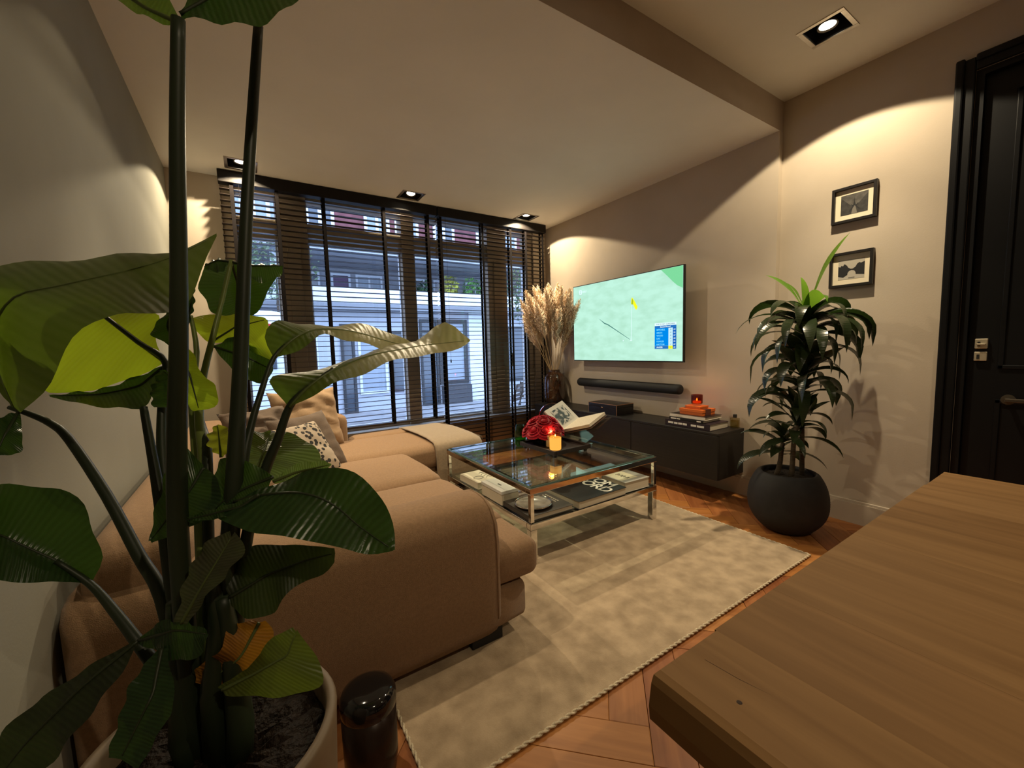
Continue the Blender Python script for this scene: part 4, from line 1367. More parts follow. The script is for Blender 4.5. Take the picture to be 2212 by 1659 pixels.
ld = bpy.data.lights.new('tealight_glow', 'POINT'); ld.energy = 0.45; ld.color = (1.0, 0.36, 0.10); ld.shadow_soft_size = 0.012
lo = bpy.data.objects.new('tealight_glow', ld); C.objects.link(lo); lo.parent = t; lo.location = (0, 0, 0.070)
t = thing('perfume_bottle', 'small square perfume bottle with black cap on the cabinet end', 'bottle', (3.135, 1.70, CZ1))
b = MB(); b.box(3.118, 3.152, 1.668, 1.73, CZ1 + 0.0005, CZ1 + 0.082, bevel=0.005); b.build('glass', arch_glass('perfume_glass', (0.80, 0.78, 0.62), 0.01, 1.5, 1.6), t)
b = MB(); b.box(3.123, 3.147, 1.674, 1.724, CZ1 + 0.006, CZ1 + 0.062); b.build('perfume', arch_glass('perfume_liquid', (0.80, 0.72, 0.40)), t)
b = MB(); b.box(3.124, 3.146, 1.688, 1.710, CZ1 + 0.0825, CZ1 + 0.108, bevel=0.002); b.build('cap', matte_black, t)

# ------------------------------------------------------------------ framed pictures
mat_card = mat('passe_partout', (0.74, 0.66, 0.50), 0.8)
fr_m = mat('black_frame', (0.012, 0.010, 0.010), 0.4)


def picture(label, y0, y1, z0, z1, shapes, paper):
    t = thing('framed_picture', label, 'picture', (PX, (y0 + y1) / 2, z0), 'small framed pictures on the dining wall')
    b = MB()
    w_ = 0.016
    for (a0, a1, c0, c1) in ((y0, y0 + w_, z0, z1), (y1 - w_, y1, z0, z1), (y0 + w_, y1 - w_, z0, z0 + w_), (y0 + w_, y1 - w_, z1 - w_, z1)):
        b.box(PX - 0.030, PX - 0.0005, a0, a1, c0, c1, bevel=0.001)
    b.build('frame', fr_m, t)
    b = MB(); b.box(PX - 0.012, PX - 0.001, y0 + w_, y1 - w_, z0 + w_, z1 - w_); b.build('mount', mat_card, t)
    m_ = 0.048
    py0, py1, pz0, pz1 = y0 + m_ - 0.004, y1 - m_ + 0.004, z0 + m_, z1 - m_
    b = MB(); b.box(PX - 0.0128, PX - 0.012, py0, py1, pz0, pz1); pr = b.build('print', paper, t)
    W, Hh = py1 - py0, pz1 - pz0
    for k, (pts, m) in enumerate(shapes):
        b = MB(); x = PX - 0.0130 - 0.0002 * k
        b.face([(x, py1 - u * W, pz0 + v * Hh) for u, v in pts]); b.build('print_shape', m, pr)


g1 = mat('print_dark', (0.012, 0.013, 0.015), 0.6)
g2 = mat('print_mid', (0.16, 0.15, 0.13), 0.6)
g3 = mat('print_light', (0.42, 0.39, 0.33), 0.6)
paper_d = mat('print_dusk', (0.085, 0.08, 0.072), 0.6, noise=0.5, nscale=30)
picture('upper of two small black-framed pictures, a dark misty view with a spire', 0.925, 1.149, 1.925, 2.142,
        [([(0.0, 0.0), (1.0, 0.0), (1.0, 0.9), (0.72, 0.55), (0.5, 0.3), (0.28, 0.55), (0.0, 0.9)], mat('print_murk', (0.035, 0.034, 0.032), 0.6, noise=0.4, nscale=40)),
         ([(0.40, 0.0), (0.62, 0.0), (0.54, 0.40), (0.47, 0.40)], g2),
         ([(0.46, 0.42), (0.49, 0.62), (0.505, 0.86), (0.52, 0.62), (0.56, 0.42), (0.66, 0.52), (0.60, 0.36), (0.74, 0.16), (0.66, 0.18), (0.52, 0.40), (0.36, 0.14), (0.30, 0.14), (0.44, 0.36), (0.36, 0.50)], g1)], paper_d)
arch = [(0.36, 0.22), (0.37, 0.32), (0.42, 0.41), (0.52, 0.45), (0.62, 0.41), (0.67, 0.32), (0.68, 0.22)]
picture('lower of two small black-framed pictures, a bridge arch between dark trees', 0.927, 1.149, 1.525, 1.742,
        [([(0.0, 0.18), (0.0, 0.70), (0.08, 0.66), (0.12, 0.74), (0.18, 0.70), (0.24, 0.80), (0.30, 0.74), (0.34, 0.70), (0.38, 0.60), (0.48, 0.52), (0.56, 0.52), (0.66, 0.60), (0.72, 0.74), (0.80, 0.80), (0.86, 0.76), (1.0, 0.82), (1.0, 0.16), (0.68, 0.22)] + arch[::-1] + [(0.2, 0.10)], g1),
         ([(0.40, 0.04), (0.64, 0.04), (0.64, 0.10), (0.40, 0.10)], g2)], g3)

# ------------------------------------------------------------------ potted dracaena
PC = Vector((2.815, 1.185, 0.0))
t = thing('potted_dracaena', 'tall dracaena with arching dark leaves in a round charcoal pot', 'potted plant', tuple(PC))
pot_m = mat('charcoal_ribbed_pot', (0.018, 0.018, 0.020), 0.7, noise=0.2, nscale=20)
b = MB()
PR, PH = 0.218, 0.375
pr = [(0.0, 0.0), (0.095, 0.0), (0.115, 0.004)]
for k in range(1, 50):
    z_ = 0.004 + (PH - 0.008) * k / 50
    q = (z_ - PH * 0.50) / (PH * 0.50)
    pr.append((PR * (1 - abs(q) ** 2.3 * (0.46 if q < 0 else 0.27)) + (0.0012 if k % 2 else 0), z_))
pr += [(0.155, PH - 0.002), (0.148, PH), (0.142, PH - 0.004), (0.140, PH - 0.02), (0.15, PH - 0.06)]
b.lathe(pr, tuple(PC), seg=56)
pot = b.build('pot', pot_m, t, smooth=True)
b = MB()
rr = random.Random(4)
n = 20
rings = [[(0, 0)]]
b.lathe([(0.0, PH - 0.03), (0.05, PH - 0.026), (0.10, PH - 0.032), (0.145, PH - 0.03)], tuple(PC), seg=30)
for v in b.bm.verts:
    v.co.z += rr.uniform(-.006, .006)
b.build('soil', mat('dark_soil', (0.018, 0.012, 0.008), 0.95, noise=0.5, nscale=60, bump=0.6, bscale=120), pot)
cane_m = mat('dracaena_cane', (0.085, 0.062, 0.038), 0.8, noise=0.4, nscale=12, stretch=(1, 1, 14), bump=0.4, bscale=80)
rv = Vector((0.842, -0.54, 0))                   # sideways across the view
canes = [(-0.055, 0.03, [0.62], 0.40), (0.000, -0.02, [0.72], 0.42), (0.085, 0.0, [0.98, 1.30], 1.36)]
cane_pts = {}
for k, (off, dpt, _, h) in enumerate(canes):
    base = PC + rv * off + Vector((0.54, 0.842, 0)) * dpt + Vector((0, 0, 0.33))
    lean = [(-0.02, 0), (0.02, 0), (0.01, 0)][k]
    top = base + Vector((0, 0, {0: 0.22, 1: 0.34, 2: 0.95}[k])) + rv * {0: 0.045, 1: 0.035, 2: -0.005}[k]
    pts = [base.lerp(top, s) + rv * 0.006 * math.sin(s * 5 + k) for s in [i / 8 for i in range(9)]]
    b = MB(); b.tube(pts, 0.016 if k < 2 else 0.014, 0.012, seg=10); b.build('cane', cane_m, t, smooth=True)
    cane_pts[k] = pts
lrnd = random.Random(31)
dr_dark = leaf_mat('dracaena_leaf', (0.022, 0.034, 0.014), (0.05, 0.10, 0.02), 0.14, 0.27, 0.4)
dr_new = leaf_mat('dracaena_young_leaf', (0.10, 0.22, 0.020), (0.20, 0.40, 0.03), 0.35, 0.35, 0.4)


def strap_leaf(base, az, elev, L, W, droop, m, fold=0.25, side_v=None):
    tw_ = lrnd.uniform(-0.75, 0.75)
    d = Vector((math.cos(az), math.sin(az), 0))
    n = 12
    p = Vector(base)
    rows = []
    e = elev
    sv = Vector((-math.sin(az), math.cos(az), 0))
    for i in range(n + 1):
        s = i / n
        w_ = W * (0.30 + 0.70 * math.sin(PI * min(1.0, 0.12 + s * 0.62)) ** 1.0) * (1 - max(0, s - 0.50) ** 2.0 / 0.25) if s < 1 else 0.0004
        w_ = max(w_, 0.0004)
        up = Vector((-d.x * math.sin(e), -d.y * math.sin(e), math.cos(e)))
        an = tw_ * min(1.0, s * 1.6)
        s2 = sv * math.cos(an) + up * math.sin(an)
        u2 = up * math.cos(an) - sv * math.sin(an)
        rows.append([tuple(p - s2 * w_ + u2 * w_ * fold), tuple(p), tuple(p + s2 * w_ + u2 * w_ * fold)])
        tdir = d * math.cos(e) + Vector((0, 0, math.sin(e)))
        p = p + tdir * (L / n)
        p.x = min(p.x, 3.20)
        e = max(e - droop * (0.35 + 1.3 * s) / n, -1.5)
    b = MB(); b.grid(rows)
    o = b.build('leaf', m, t, smooth=True, fix=False)
    return o


rr = random.Random(8)


def rosette(c, n, zlo, zhi, Ls, W, elevs, droops, m):
    for k in range(n):
        az = k * 2.39996 + rr.uniform(-.25, .25)
        s = k / max(1, n - 1)
        z = zlo + (zhi - zlo) * s
        L = rr.uniform(*Ls) * (1 - 0.15 * s)
        # keep leaves clear of the wall
        if math.cos(az) > 0.3:
            L *= 0.82
        strap_leaf((c.x, c.y, z), az, elevs[0] + (elevs[1] - elevs[0]) * s + rr.uniform(-.15, .15), L, W * rr.uniform(.8, 1.15), rr.uniform(*droops), m)


c0 = cane_pts[0][-1]; c1 = cane_pts[1][-1]; c2 = cane_pts[2][-1]; c2m = cane_pts[2][5]
rosette(c0, 15, 0.47, 0.63, (0.22, 0.32), 0.026, (0.15, 1.0), (1.3, 2.3), dr_dark)
rosette(c1, 15, 0.56, 0.78, (0.24, 0.34), 0.028, (0.15, 0.8), (1.4, 2.4), dr_dark)
rosette(c1, 10, 0.66, 0.74, (0.22, 0.32), 0.030, (0.8, 1.25), (0.3, 0.9), dr_dark)
cm = Vector(c2) - Vector((0.01, 0.0, 0.0))
rosette(cm, 22, 0.84, 1.02, (0.30, 0.42), 0.037, (0.3, 0.9), (2.4, 3.6), dr_dark)
rosette(cm, 10, 0.96, 1.04, (0.26, 0.36), 0.040, (0.9, 1.25), (0.4, 1.0), dr_dark)
rosette(c2, 32, 1.12, 1.34, (0.34, 0.48), 0.038, (0.3, 0.95), (2.4, 3.8), dr_dark)
for az, el, L, W, dr in ((-0.95, 1.32, 0.52, 0.042, 0.45), (2.3, 1.15, 0.36, 0.030, 0.9), (-2.4, 1.0, 0.32, 0.042, 2.4), (1.5, 1.25, 0.26, 0.030, 0.6), (-2.9, 1.1, 0.34, 0.024, 1.2)):
    strap_leaf((c2.x, c2.y, 1.34), az, el, L, W, dr, dr_new)
for az, el, L, W, dr in ((2.6, 0.55, 0.50, 0.022, 1.9), (2.85, 0.35, 0.48, 0.022, 2.1), (-0.55, 0.6, 0.42, 0.034, 2.7), (-0.8, 0.75, 0.46, 0.044, 3.2), (-2.2, 0.6, 0.50, 0.044, 3.4), (-1.3, 0.65, 0.46, 0.052, 3.4), (-1.75, 0.5, 0.44, 0.042, 3.2), (-2.7, 0.4, 0.44, 0.036, 2.6)):
    strap_leaf((c2.x, c2.y, 1.27), az, el, L, W, dr, dr_dark)

# ------------------------------------------------------------------ dining table in the foreground
tw = wood_mat('oak_table_a', (0.180, 0.094, 0.034), (0.255, 0.142, 0.056), PI / 2, 0.6, 1.0, 0.15)
tw2 = wood_mat('oak_table_b', (0.166, 0.086, 0.031), (0.240, 0.130, 0.051), PI / 2, 0.6, 1.0, 0.15)
tw3 = wood_mat('oak_table_c', (0.190, 0.101, 0.037), (0.265, 0.149, 0.061), PI / 2, 0.6, 1.0, 0.15)
DX0, DX1, DYN, DYF, DT = 0.432, 1.925, -1.55, 0.342, 0.75
t = thing('dining_table', 'thick oak dining table with rounded edge in the foreground', 'table', ((DX0 + DX1) / 2, (DYN + DYF) / 2, 0))
edges = [DX0, 0.585, 0.77, 0.955, 1.14, 1.325, 1.51, 1.70, DX1]
for k in range(8):
    x0, x1 = edges[k], edges[k + 1]
    g = 0.00008
    b = MB()
    if k in (0, 7):
        # outer board with a softened, undercut live edge
        s = 1 if k == 0 else -1
        xo, xi = (x0, x1 - g) if k == 0 else (x1, x0 + g)
        prof = [(xi, DT), (xo + s * 0.016, DT), (xo + s * 0.006, DT - 0.004), (xo + s * 0.001, DT - 0.014), (xo - s * 0.004, DT - 0.045), (xo - s * 0.002, DT - 0.066), (xo + s * 0.012, DT - 0.079), (xo + s * 0.05, DT - 0.082), (xi, DT - 0.082)]
        ys = [(DYN, 0.0), (DYF - 0.012, 0.0), (DYF - 0.003, 0.0), (DYF, 0.004)]
        rows = [[(x, y, z - (ins if z > DT - 0.001 else 0) + (ins if z < DT - 0.08 else 0)) for x, z in prof] for y, ins in ys]
        b.grid([r_ + [r_[0]] for r_ in rows], uv=False)
        b.face(rows[0]); b.face(rows[-1])
        bmesh.ops.remove_doubles(b.bm, verts=b.bm.verts, dist=1e-5)
    else:
        b.box(x0 + g, x1 - g, DYN, DYF, DT - 0.082, DT - 0.0001 * (k % 2))
    b.build('board', (tw, tw2, tw, tw3, tw, tw2, tw3, tw)[k], t)
b = MB()
crk = mat('wood_crack', (0.035, 0.018, 0.010), 0.8)
b.tube([(0.515, 0.315, DT - 0.0013), (0.520, 0.27, DT - 0.0010), (0.528, 0.235, DT - 0.0010), (0.532, 0.20, DT - 0.0013)], 0.0016, 0.0008, seg=5)
b.lathe([(0.0, 0.0005), (0.0025, 0.0004), (0.0035, 0.0)], (0.485, 0.25, DT), seg=12)
b.build('knot', crk, t)
for yy in (-1.2, -0.15):
    b = MB()
    b.box(0.62, 0.70, yy - 0.05, yy + 0.05, 0.0, DT - 0.083); b.box(1.66, 1.74, yy - 0.05, yy + 0.05, 0.0, DT - 0.083); b.box(0.70, 1.66, yy - 0.05, yy + 0.05, 0.0, 0.04); b.box(0.70, 1.66, yy - 0.05, yy + 0.05, DT - 0.12, DT - 0.083)
    b.build('leg_frame', matte_black, t)

# ------------------------------------------------------------------ small black bin
t = thing('small_bin', 'small black bin with a glossy lid on the floor beside the rug', 'bin', (0.215, 1.13, 0))
BC = (0.215, 1.135, 0)
b = MB(); b.lathe([(0.0, 0.0), (0.062, 0.0), (0.067, 0.006), (0.073, 0.05), (0.075, 0.205), (0.0, 0.205)], BC, seg=36); b.build('body', mat('bin_body', (0.030, 0.017, 0.012), 0.25, metal=0.3), t, smooth=True)
b = MB(); b.lathe([(0.0755, 0.2055), (0.077, 0.215), (0.076, 0.235), (0.070, 0.25), (0.055, 0.258), (0.03, 0.261), (0.0, 0.262)], BC, seg=36); b.build('lid', mat('bin_lid', (0.006, 0.006, 0.007), 0.08, coat=0.5), t, smooth=True)
# ------------------------------------------------------------------ big bird-of-paradise plant on the left
LEAVES = [
('broad',[((-0.3943,1.1977,1.1112),(-0.3943,1.1977,1.1112),(-0.3829,1.1891,1.099)),((-0.415,1.1673,1.1933),(-0.4092,1.2006,1.1888),(-0.3182,1.0777,1.1427)),((-0.415,1.1144,1.2683),(-0.3932,1.1656,1.2648),(-0.2611,0.9728,1.2019)),((-0.415,1.1698,1.3625),(-0.3347,1.0734,1.3123),(-0.2055,0.8674,1.2474)),((-0.399,1.3035,1.4067),(-0.2693,1.021,1.3265),(-0.1616,0.8264,1.2673)),((-0.308,1.2455,1.4103),(-0.21,0.9905,1.3414),(-0.1164,0.8089,1.2634)),((-0.217,1.188,1.4191),(-0.1541,0.9866,1.3615),(-0.0819,0.8487,1.2849)),((-0.1218,1.0906,1.4134),(-0.0951,0.9815,1.3896),(-0.0568,0.908,1.3499)),((-0.0349,0.977,1.4306),(-0.0349,0.977,1.4306),(-0.0349,0.977,1.4306))]),
('shaded',[((-0.3873,1.1923,1.1019),(-0.3873,1.1923,1.1019),(-0.3842,1.1903,1.1018)),((-0.3946,1.1848,1.1),(-0.3884,1.1801,1.093),(-0.3792,1.1736,1.0869)),((-0.4017,1.1772,1.0981),(-0.3894,1.1679,1.0843),(-0.3742,1.1569,1.0724)),((-0.4058,1.1673,1.0919),(-0.3902,1.1556,1.076),(-0.3703,1.141,1.0583)),((-0.4067,1.1548,1.0809),(-0.3908,1.1432,1.0678),(-0.3666,1.1252,1.0446)),((-0.4102,1.1498,1.0694),(-0.3933,1.1379,1.0586),(-0.3668,1.1181,1.0319)),((-0.4136,1.1449,1.058),(-0.3953,1.1322,1.0492),(-0.3773,1.1188,1.0312)),((-0.415,1.1347,1.0475),(-0.3973,1.1266,1.04),(-0.3877,1.1194,1.0306)),((-0.415,1.121,1.0378),(-0.3992,1.1209,1.0309),(-0.3979,1.1199,1.03))]),
('lit',[((-0.148,1.1195,1.1888),(-0.148,1.1195,1.1888),(-0.148,1.1195,1.1888)),((-0.1979,1.1445,1.1649),(-0.1693,1.1441,1.2076),(-0.1634,1.1646,1.2255)),((-0.2479,1.1699,1.1439),(-0.1909,1.1689,1.2268),(-0.1716,1.2051,1.2635)),((-0.3,1.1994,1.1348),(-0.2125,1.1938,1.2466),(-0.1646,1.2279,1.2957)),((-0.353,1.2332,1.1331),(-0.234,1.2187,1.2676),(-0.1998,1.2607,1.3082)),((-0.3705,1.2473,1.1605),(-0.2557,1.2439,1.289),(-0.2358,1.294,1.3196)),((-0.3519,1.2622,1.217),(-0.2789,1.2698,1.309),(-0.2691,1.3103,1.3285)),((-0.3346,1.2886,1.2752),(-0.3043,1.2969,1.3264),(-0.3,1.3176,1.3364)),((-0.3301,1.3243,1.344),(-0.3301,1.3243,1.344),(-0.3301,1.3243,1.344))]),
('shaded',[((-0.1501,1.1202,1.1831),(-0.1501,1.1202,1.1831),(-0.1501,1.1202,1.1831)),((-0.1749,1.1306,1.1729),(-0.172,1.1278,1.1637),(-0.1611,1.1014,1.15)),((-0.1994,1.1408,1.1628),(-0.1937,1.1352,1.1445),(-0.1714,1.0824,1.1184)),((-0.2241,1.1526,1.1526),(-0.2193,1.1478,1.1367),(-0.1923,1.079,1.1005)),((-0.2493,1.1676,1.1423),(-0.2461,1.1644,1.131),(-0.2219,1.0983,1.1032)),((-0.275,1.1835,1.1359),(-0.273,1.1813,1.1274),(-0.2515,1.1175,1.106)),((-0.3022,1.2036,1.1336),(-0.3008,1.2021,1.1272),(-0.2849,1.1543,1.1101)),((-0.3299,1.2256,1.1311),(-0.3293,1.2248,1.127),(-0.3209,1.2005,1.1172)),((-0.3579,1.2478,1.1286),(-0.3581,1.2477,1.1267),(-0.3582,1.2476,1.1247))]),
('shaded',[((-0.0182,1.1798,1.4198),(-0.0182,1.1798,1.4198),(-0.0182,1.1798,1.4198)),((-0.0457,1.2331,1.4316),(-0.0158,1.1888,1.4062),(0.0121,1.1941,1.4141)),((-0.0704,1.2829,1.4291),(-0.0135,1.1978,1.3922),(0.0455,1.2069,1.4133)),((-0.0878,1.3153,1.404),(-0.0111,1.2066,1.3779),(0.0808,1.2091,1.4223)),((-0.0946,1.3195,1.3739),(-0.0122,1.2177,1.3628),(0.0753,1.2133,1.4008)),((-0.0824,1.3054,1.3431),(-0.0135,1.2228,1.3466),(0.0557,1.2192,1.3653)),((-0.07,1.2882,1.3121),(-0.0148,1.2279,1.3303),(0.0388,1.22,1.3276)),((-0.0459,1.2641,1.3007),(-0.0161,1.2329,1.3138),(0.0169,1.2238,1.3001)),((-0.0174,1.238,1.2971),(-0.0174,1.238,1.2971),(-0.0174,1.238,1.2971))]),
('gloss',[((-0.0181,1.1737,1.4187),(-0.0181,1.1737,1.4187),(-0.0182,1.1736,1.4165)),((-0.0055,1.1746,1.4184),(-0.0057,1.1654,1.4153),(-0.0063,1.1615,1.4034)),((0.0073,1.1753,1.4182),(0.0067,1.1571,1.4119),(0.006,1.1494,1.3909)),((0.0203,1.1759,1.418),(0.0191,1.1488,1.4088),(0.0186,1.1371,1.3789)),((0.0335,1.1764,1.4186),(0.032,1.1405,1.4083),(0.031,1.1248,1.367)),((0.0464,1.1604,1.4161),(0.0449,1.1337,1.4082),(0.0465,1.1198,1.3711)),((0.059,1.1446,1.4137),(0.0578,1.1269,1.408),(0.0626,1.1146,1.3776)),((0.0715,1.1289,1.4112),(0.0708,1.12,1.4079),(0.0773,1.1106,1.3862)),((0.0839,1.1132,1.4088),(0.0838,1.1132,1.4077),(0.0836,1.113,1.4055))]),
('gloss',[((-0.0181,1.1737,1.4187),(-0.0181,1.1737,1.4187),(-0.0181,1.1736,1.4176)),((-0.0252,1.1876,1.4229),(-0.025,1.1783,1.42),(-0.0243,1.1739,1.4109)),((-0.0324,1.2017,1.4271),(-0.0319,1.1829,1.4214),(-0.0305,1.1742,1.4042)),((-0.0397,1.2157,1.4314),(-0.0388,1.1874,1.4227),(-0.0367,1.1745,1.3976)),((-0.0471,1.2298,1.4349),(-0.0457,1.192,1.4236),(-0.0429,1.1748,1.3917)),((-0.0536,1.226,1.4293),(-0.0525,1.1975,1.4207),(-0.0504,1.1845,1.3954)),((-0.0601,1.2221,1.4238),(-0.0593,1.203,1.4178),(-0.058,1.1942,1.399)),((-0.0665,1.2182,1.4184),(-0.0661,1.2086,1.4148),(-0.0656,1.204,1.4027)),((-0.0728,1.2142,1.413),(-0.0729,1.2141,1.4119),(-0.0733,1.2138,1.4064))]),
('lit',[((-0.0727,1.147,1.229),(-0.0727,1.147,1.229),(-0.0727,1.147,1.229)),((-0.0923,1.1829,1.2519),(-0.0596,1.1425,1.2379),(-0.0464,1.1275,1.2325)),((-0.1086,1.2169,1.2777),(-0.0464,1.138,1.2469),(-0.0218,1.1084,1.2291)),((-0.097,1.2325,1.2978),(-0.0331,1.1334,1.256),(0,1.0898,1.2138)),((-0.0702,1.2363,1.2994),(-0.0198,1.1288,1.2651),(0.0217,1.0713,1.1986)),((-0.0411,1.2026,1.298),(-0.005,1.1227,1.2692),(0.0454,1.0639,1.1875)),((-0.0127,1.1693,1.2966),(0.0099,1.1166,1.2732),(0.0444,1.0767,1.2181)),((0.0147,1.1365,1.2934),(0.0249,1.1103,1.2772),(0.0431,1.0898,1.2493)),((0.0402,1.1042,1.2833),(0.04,1.1041,1.2812),(0.0418,1.1029,1.2811))]),
('shaded',[((-0.0658,1.1359,1.2224),(-0.0658,1.1359,1.2224),(-0.0659,1.1358,1.2203)),((-0.0502,1.1253,1.2306),(-0.0515,1.1246,1.2164),(-0.0541,1.1159,1.2026)),((-0.0347,1.1147,1.2389),(-0.0372,1.1133,1.2105),(-0.0424,1.0961,1.1852)),((-0.0196,1.1041,1.2438),(-0.023,1.1021,1.2045),(-0.031,1.0766,1.1682)),((-0.0061,1.0928,1.2332),(-0.0088,1.0909,1.1986),(-0.0169,1.0558,1.1557)),((0.0074,1.089,1.2229),(0.0045,1.0875,1.1905),(-0.0005,1.0591,1.1458)),((0.021,1.0851,1.2124),(0.0177,1.084,1.1818),(0.0164,1.0621,1.1357)),((0.0336,1.0817,1.1999),(0.0311,1.0805,1.1731),(0.0308,1.0688,1.1448)),((0.0462,1.0782,1.1873),(0.0446,1.0769,1.1642),(0.0444,1.0767,1.1621))]),
('midlit',[((0.0415,0.9267,1.1918),(0.0415,0.9267,1.1918),(0.0415,0.9267,1.1918)),((0.0295,0.9658,1.2357),(0.0664,0.9286,1.2199),(0.0731,0.9104,1.201)),((0.0585,0.9898,1.2718),(0.0981,0.9374,1.2418),(0.1024,0.9086,1.2211)),((0.1049,1.028,1.2656),(0.137,0.9581,1.2511),(0.1359,0.9276,1.2371)),((0.1612,1.0721,1.2635),(0.1814,0.9863,1.2512),(0.177,0.9511,1.2301)),((0.2236,1.1031,1.2719),(0.2291,1.0131,1.2441),(0.2198,0.9688,1.2194)),((0.2883,1.1253,1.268),(0.2778,1.0327,1.2307),(0.2639,0.9794,1.2068)),((0.336,1.0873,1.2402),(0.3279,1.0424,1.2176),(0.3203,1.0155,1.199)),((0.3809,1.045,1.211),(0.3809,1.045,1.211),(0.3807,1.0448,1.2086))]),
('midlit',[((0.0554,0.8369,1.1037),(0.0554,0.8369,1.1037),(0.0554,0.8369,1.1037)),((0.0298,0.8849,1.1484),(0.0851,0.8361,1.1346),(0.0895,0.8142,1.1235)),((0.0661,0.9021,1.1652),(0.1215,0.8422,1.1599),(0.1257,0.8018,1.1415)),((0.132,0.9522,1.1641),(0.166,0.8603,1.1781),(0.1668,0.8038,1.156)),((0.2059,1.0117,1.1884),(0.2186,0.8848,1.1928),(0.2133,0.8142,1.1696)),((0.2862,1.0324,1.2092),(0.2775,0.9061,1.2017),(0.2648,0.8289,1.1844)),((0.3733,1.0428,1.2288),(0.3397,0.9193,1.2107),(0.3198,0.8347,1.1917)),((0.4299,0.9823,1.2679),(0.4035,0.9221,1.2161),(0.3961,0.8768,1.1935)),((0.469,0.9183,1.2241),(0.4688,0.9181,1.2218),(0.4687,0.918,1.2195))]),
('shaded',[((-0.0382,0.81,0.9581),(-0.0383,0.8099,0.9565),(-0.0483,0.816,0.953)),((-0.001,0.8053,0.9697),(-0.0074,0.7911,0.9656),(-0.064,0.7981,0.9424)),((0.0377,0.7997,0.9824),(0.0239,0.7714,0.9693),(-0.0318,0.7496,0.9327)),((0.0782,0.7854,0.9941),(0.0551,0.7513,0.9689),(0.001,0.7117,0.9282)),((0.1174,0.7564,1.0004),(0.0849,0.7312,0.9589),(0.0341,0.694,0.9193)),((0.1513,0.7252,0.9812),(0.1093,0.7106,0.9403),(0.0672,0.6734,0.9115)),((0.1712,0.6842,0.9531),(0.1285,0.6812,0.9202),(0.0995,0.6529,0.8994)),((0.1781,0.648,0.9205),(0.1489,0.6515,0.9038),(0.1335,0.6373,0.8873)),((0.1705,0.6212,0.8892),(0.1692,0.622,0.8892),(0.1691,0.6219,0.8878))]),
('gloss',[((-0.0016,0.782,0.9716),(-0.0017,0.7819,0.9701),(-0.0019,0.7817,0.967)),((-0.0157,0.784,0.9678),(-0.0147,0.7828,0.9626),(-0.0104,0.7761,0.9536)),((-0.0296,0.7858,0.9641),(-0.0275,0.7835,0.9552),(-0.0206,0.7719,0.9442)),((-0.0436,0.7899,0.9607),(-0.0417,0.7879,0.9525),(-0.0359,0.7743,0.9444)),((-0.0579,0.7986,0.9565),(-0.0562,0.7968,0.9489),(-0.0511,0.781,0.9432)),((-0.0721,0.8073,0.9522),(-0.0707,0.8057,0.9453),(-0.0667,0.7936,0.94)),((-0.0863,0.8159,0.9473),(-0.0853,0.8147,0.9418),(-0.0825,0.8065,0.9378)),((-0.1003,0.8243,0.9418),(-0.0998,0.8236,0.9383),(-0.0984,0.8195,0.9356)),((-0.1143,0.8327,0.9363),(-0.1144,0.8326,0.9348),(-0.1145,0.8325,0.9334))]),
('pale',[((-0.0148,0.9386,0.9624),(-0.0042,0.9327,0.9711),(0.0075,0.9233,0.9526)),((-0.0287,0.9663,0.9714),(-0.0006,0.9431,0.9781),(0.0337,0.9244,0.9527)),((-0.043,0.9944,0.9808),(0.0032,0.9534,0.9853),(0.0601,0.9258,0.9567)),((-0.0428,1.014,0.9978),(0.0073,0.9634,0.9926),(0.0868,0.9274,0.9647)),((-0.04,1.0321,1.0168),(0.0115,0.9734,1.0002),(0.1124,0.9298,0.9743)),((-0.0275,1.0374,1.0302),(0.016,0.9892,1.0068),(0.1046,0.9497,1.002)),((-0.0098,1.0386,1.0362),(0.0205,1.0049,1.0139),(0.0841,0.9765,1.0185)),((0.0099,1.0376,1.0337),(0.0251,1.0206,1.0213),(0.0595,1.0053,1.0284)),((0.03,1.0364,1.0311),(0.0299,1.0362,1.0291),(0.0318,1.0353,1.0311))]),
('pale',[((0.0207,0.8223,0.9801),(0.0205,0.8221,0.9769),(0.0215,0.8209,0.9719)),((0.0311,0.8194,0.9873),(0.0314,0.8185,0.9807),(0.0329,0.8168,0.9738)),((0.0415,0.8164,0.9946),(0.0425,0.8148,0.9846),(0.0444,0.8126,0.9757)),((0.0521,0.8134,1.0019),(0.0536,0.811,0.9886),(0.056,0.8083,0.9775)),((0.0634,0.8095,1.006),(0.0651,0.8069,0.991),(0.0677,0.8039,0.9788)),((0.0753,0.7991,1.0074),(0.0762,0.7971,0.9943),(0.079,0.794,0.9815)),((0.0871,0.7887,1.0089),(0.0873,0.7874,0.9976),(0.0895,0.7849,0.9871)),((0.0988,0.7784,1.0103),(0.0983,0.7777,1.0008),(0.0993,0.7764,0.9948)),((0.1093,0.7682,1.0057),(0.1092,0.7681,1.0041),(0.1091,0.768,1.0025))]),
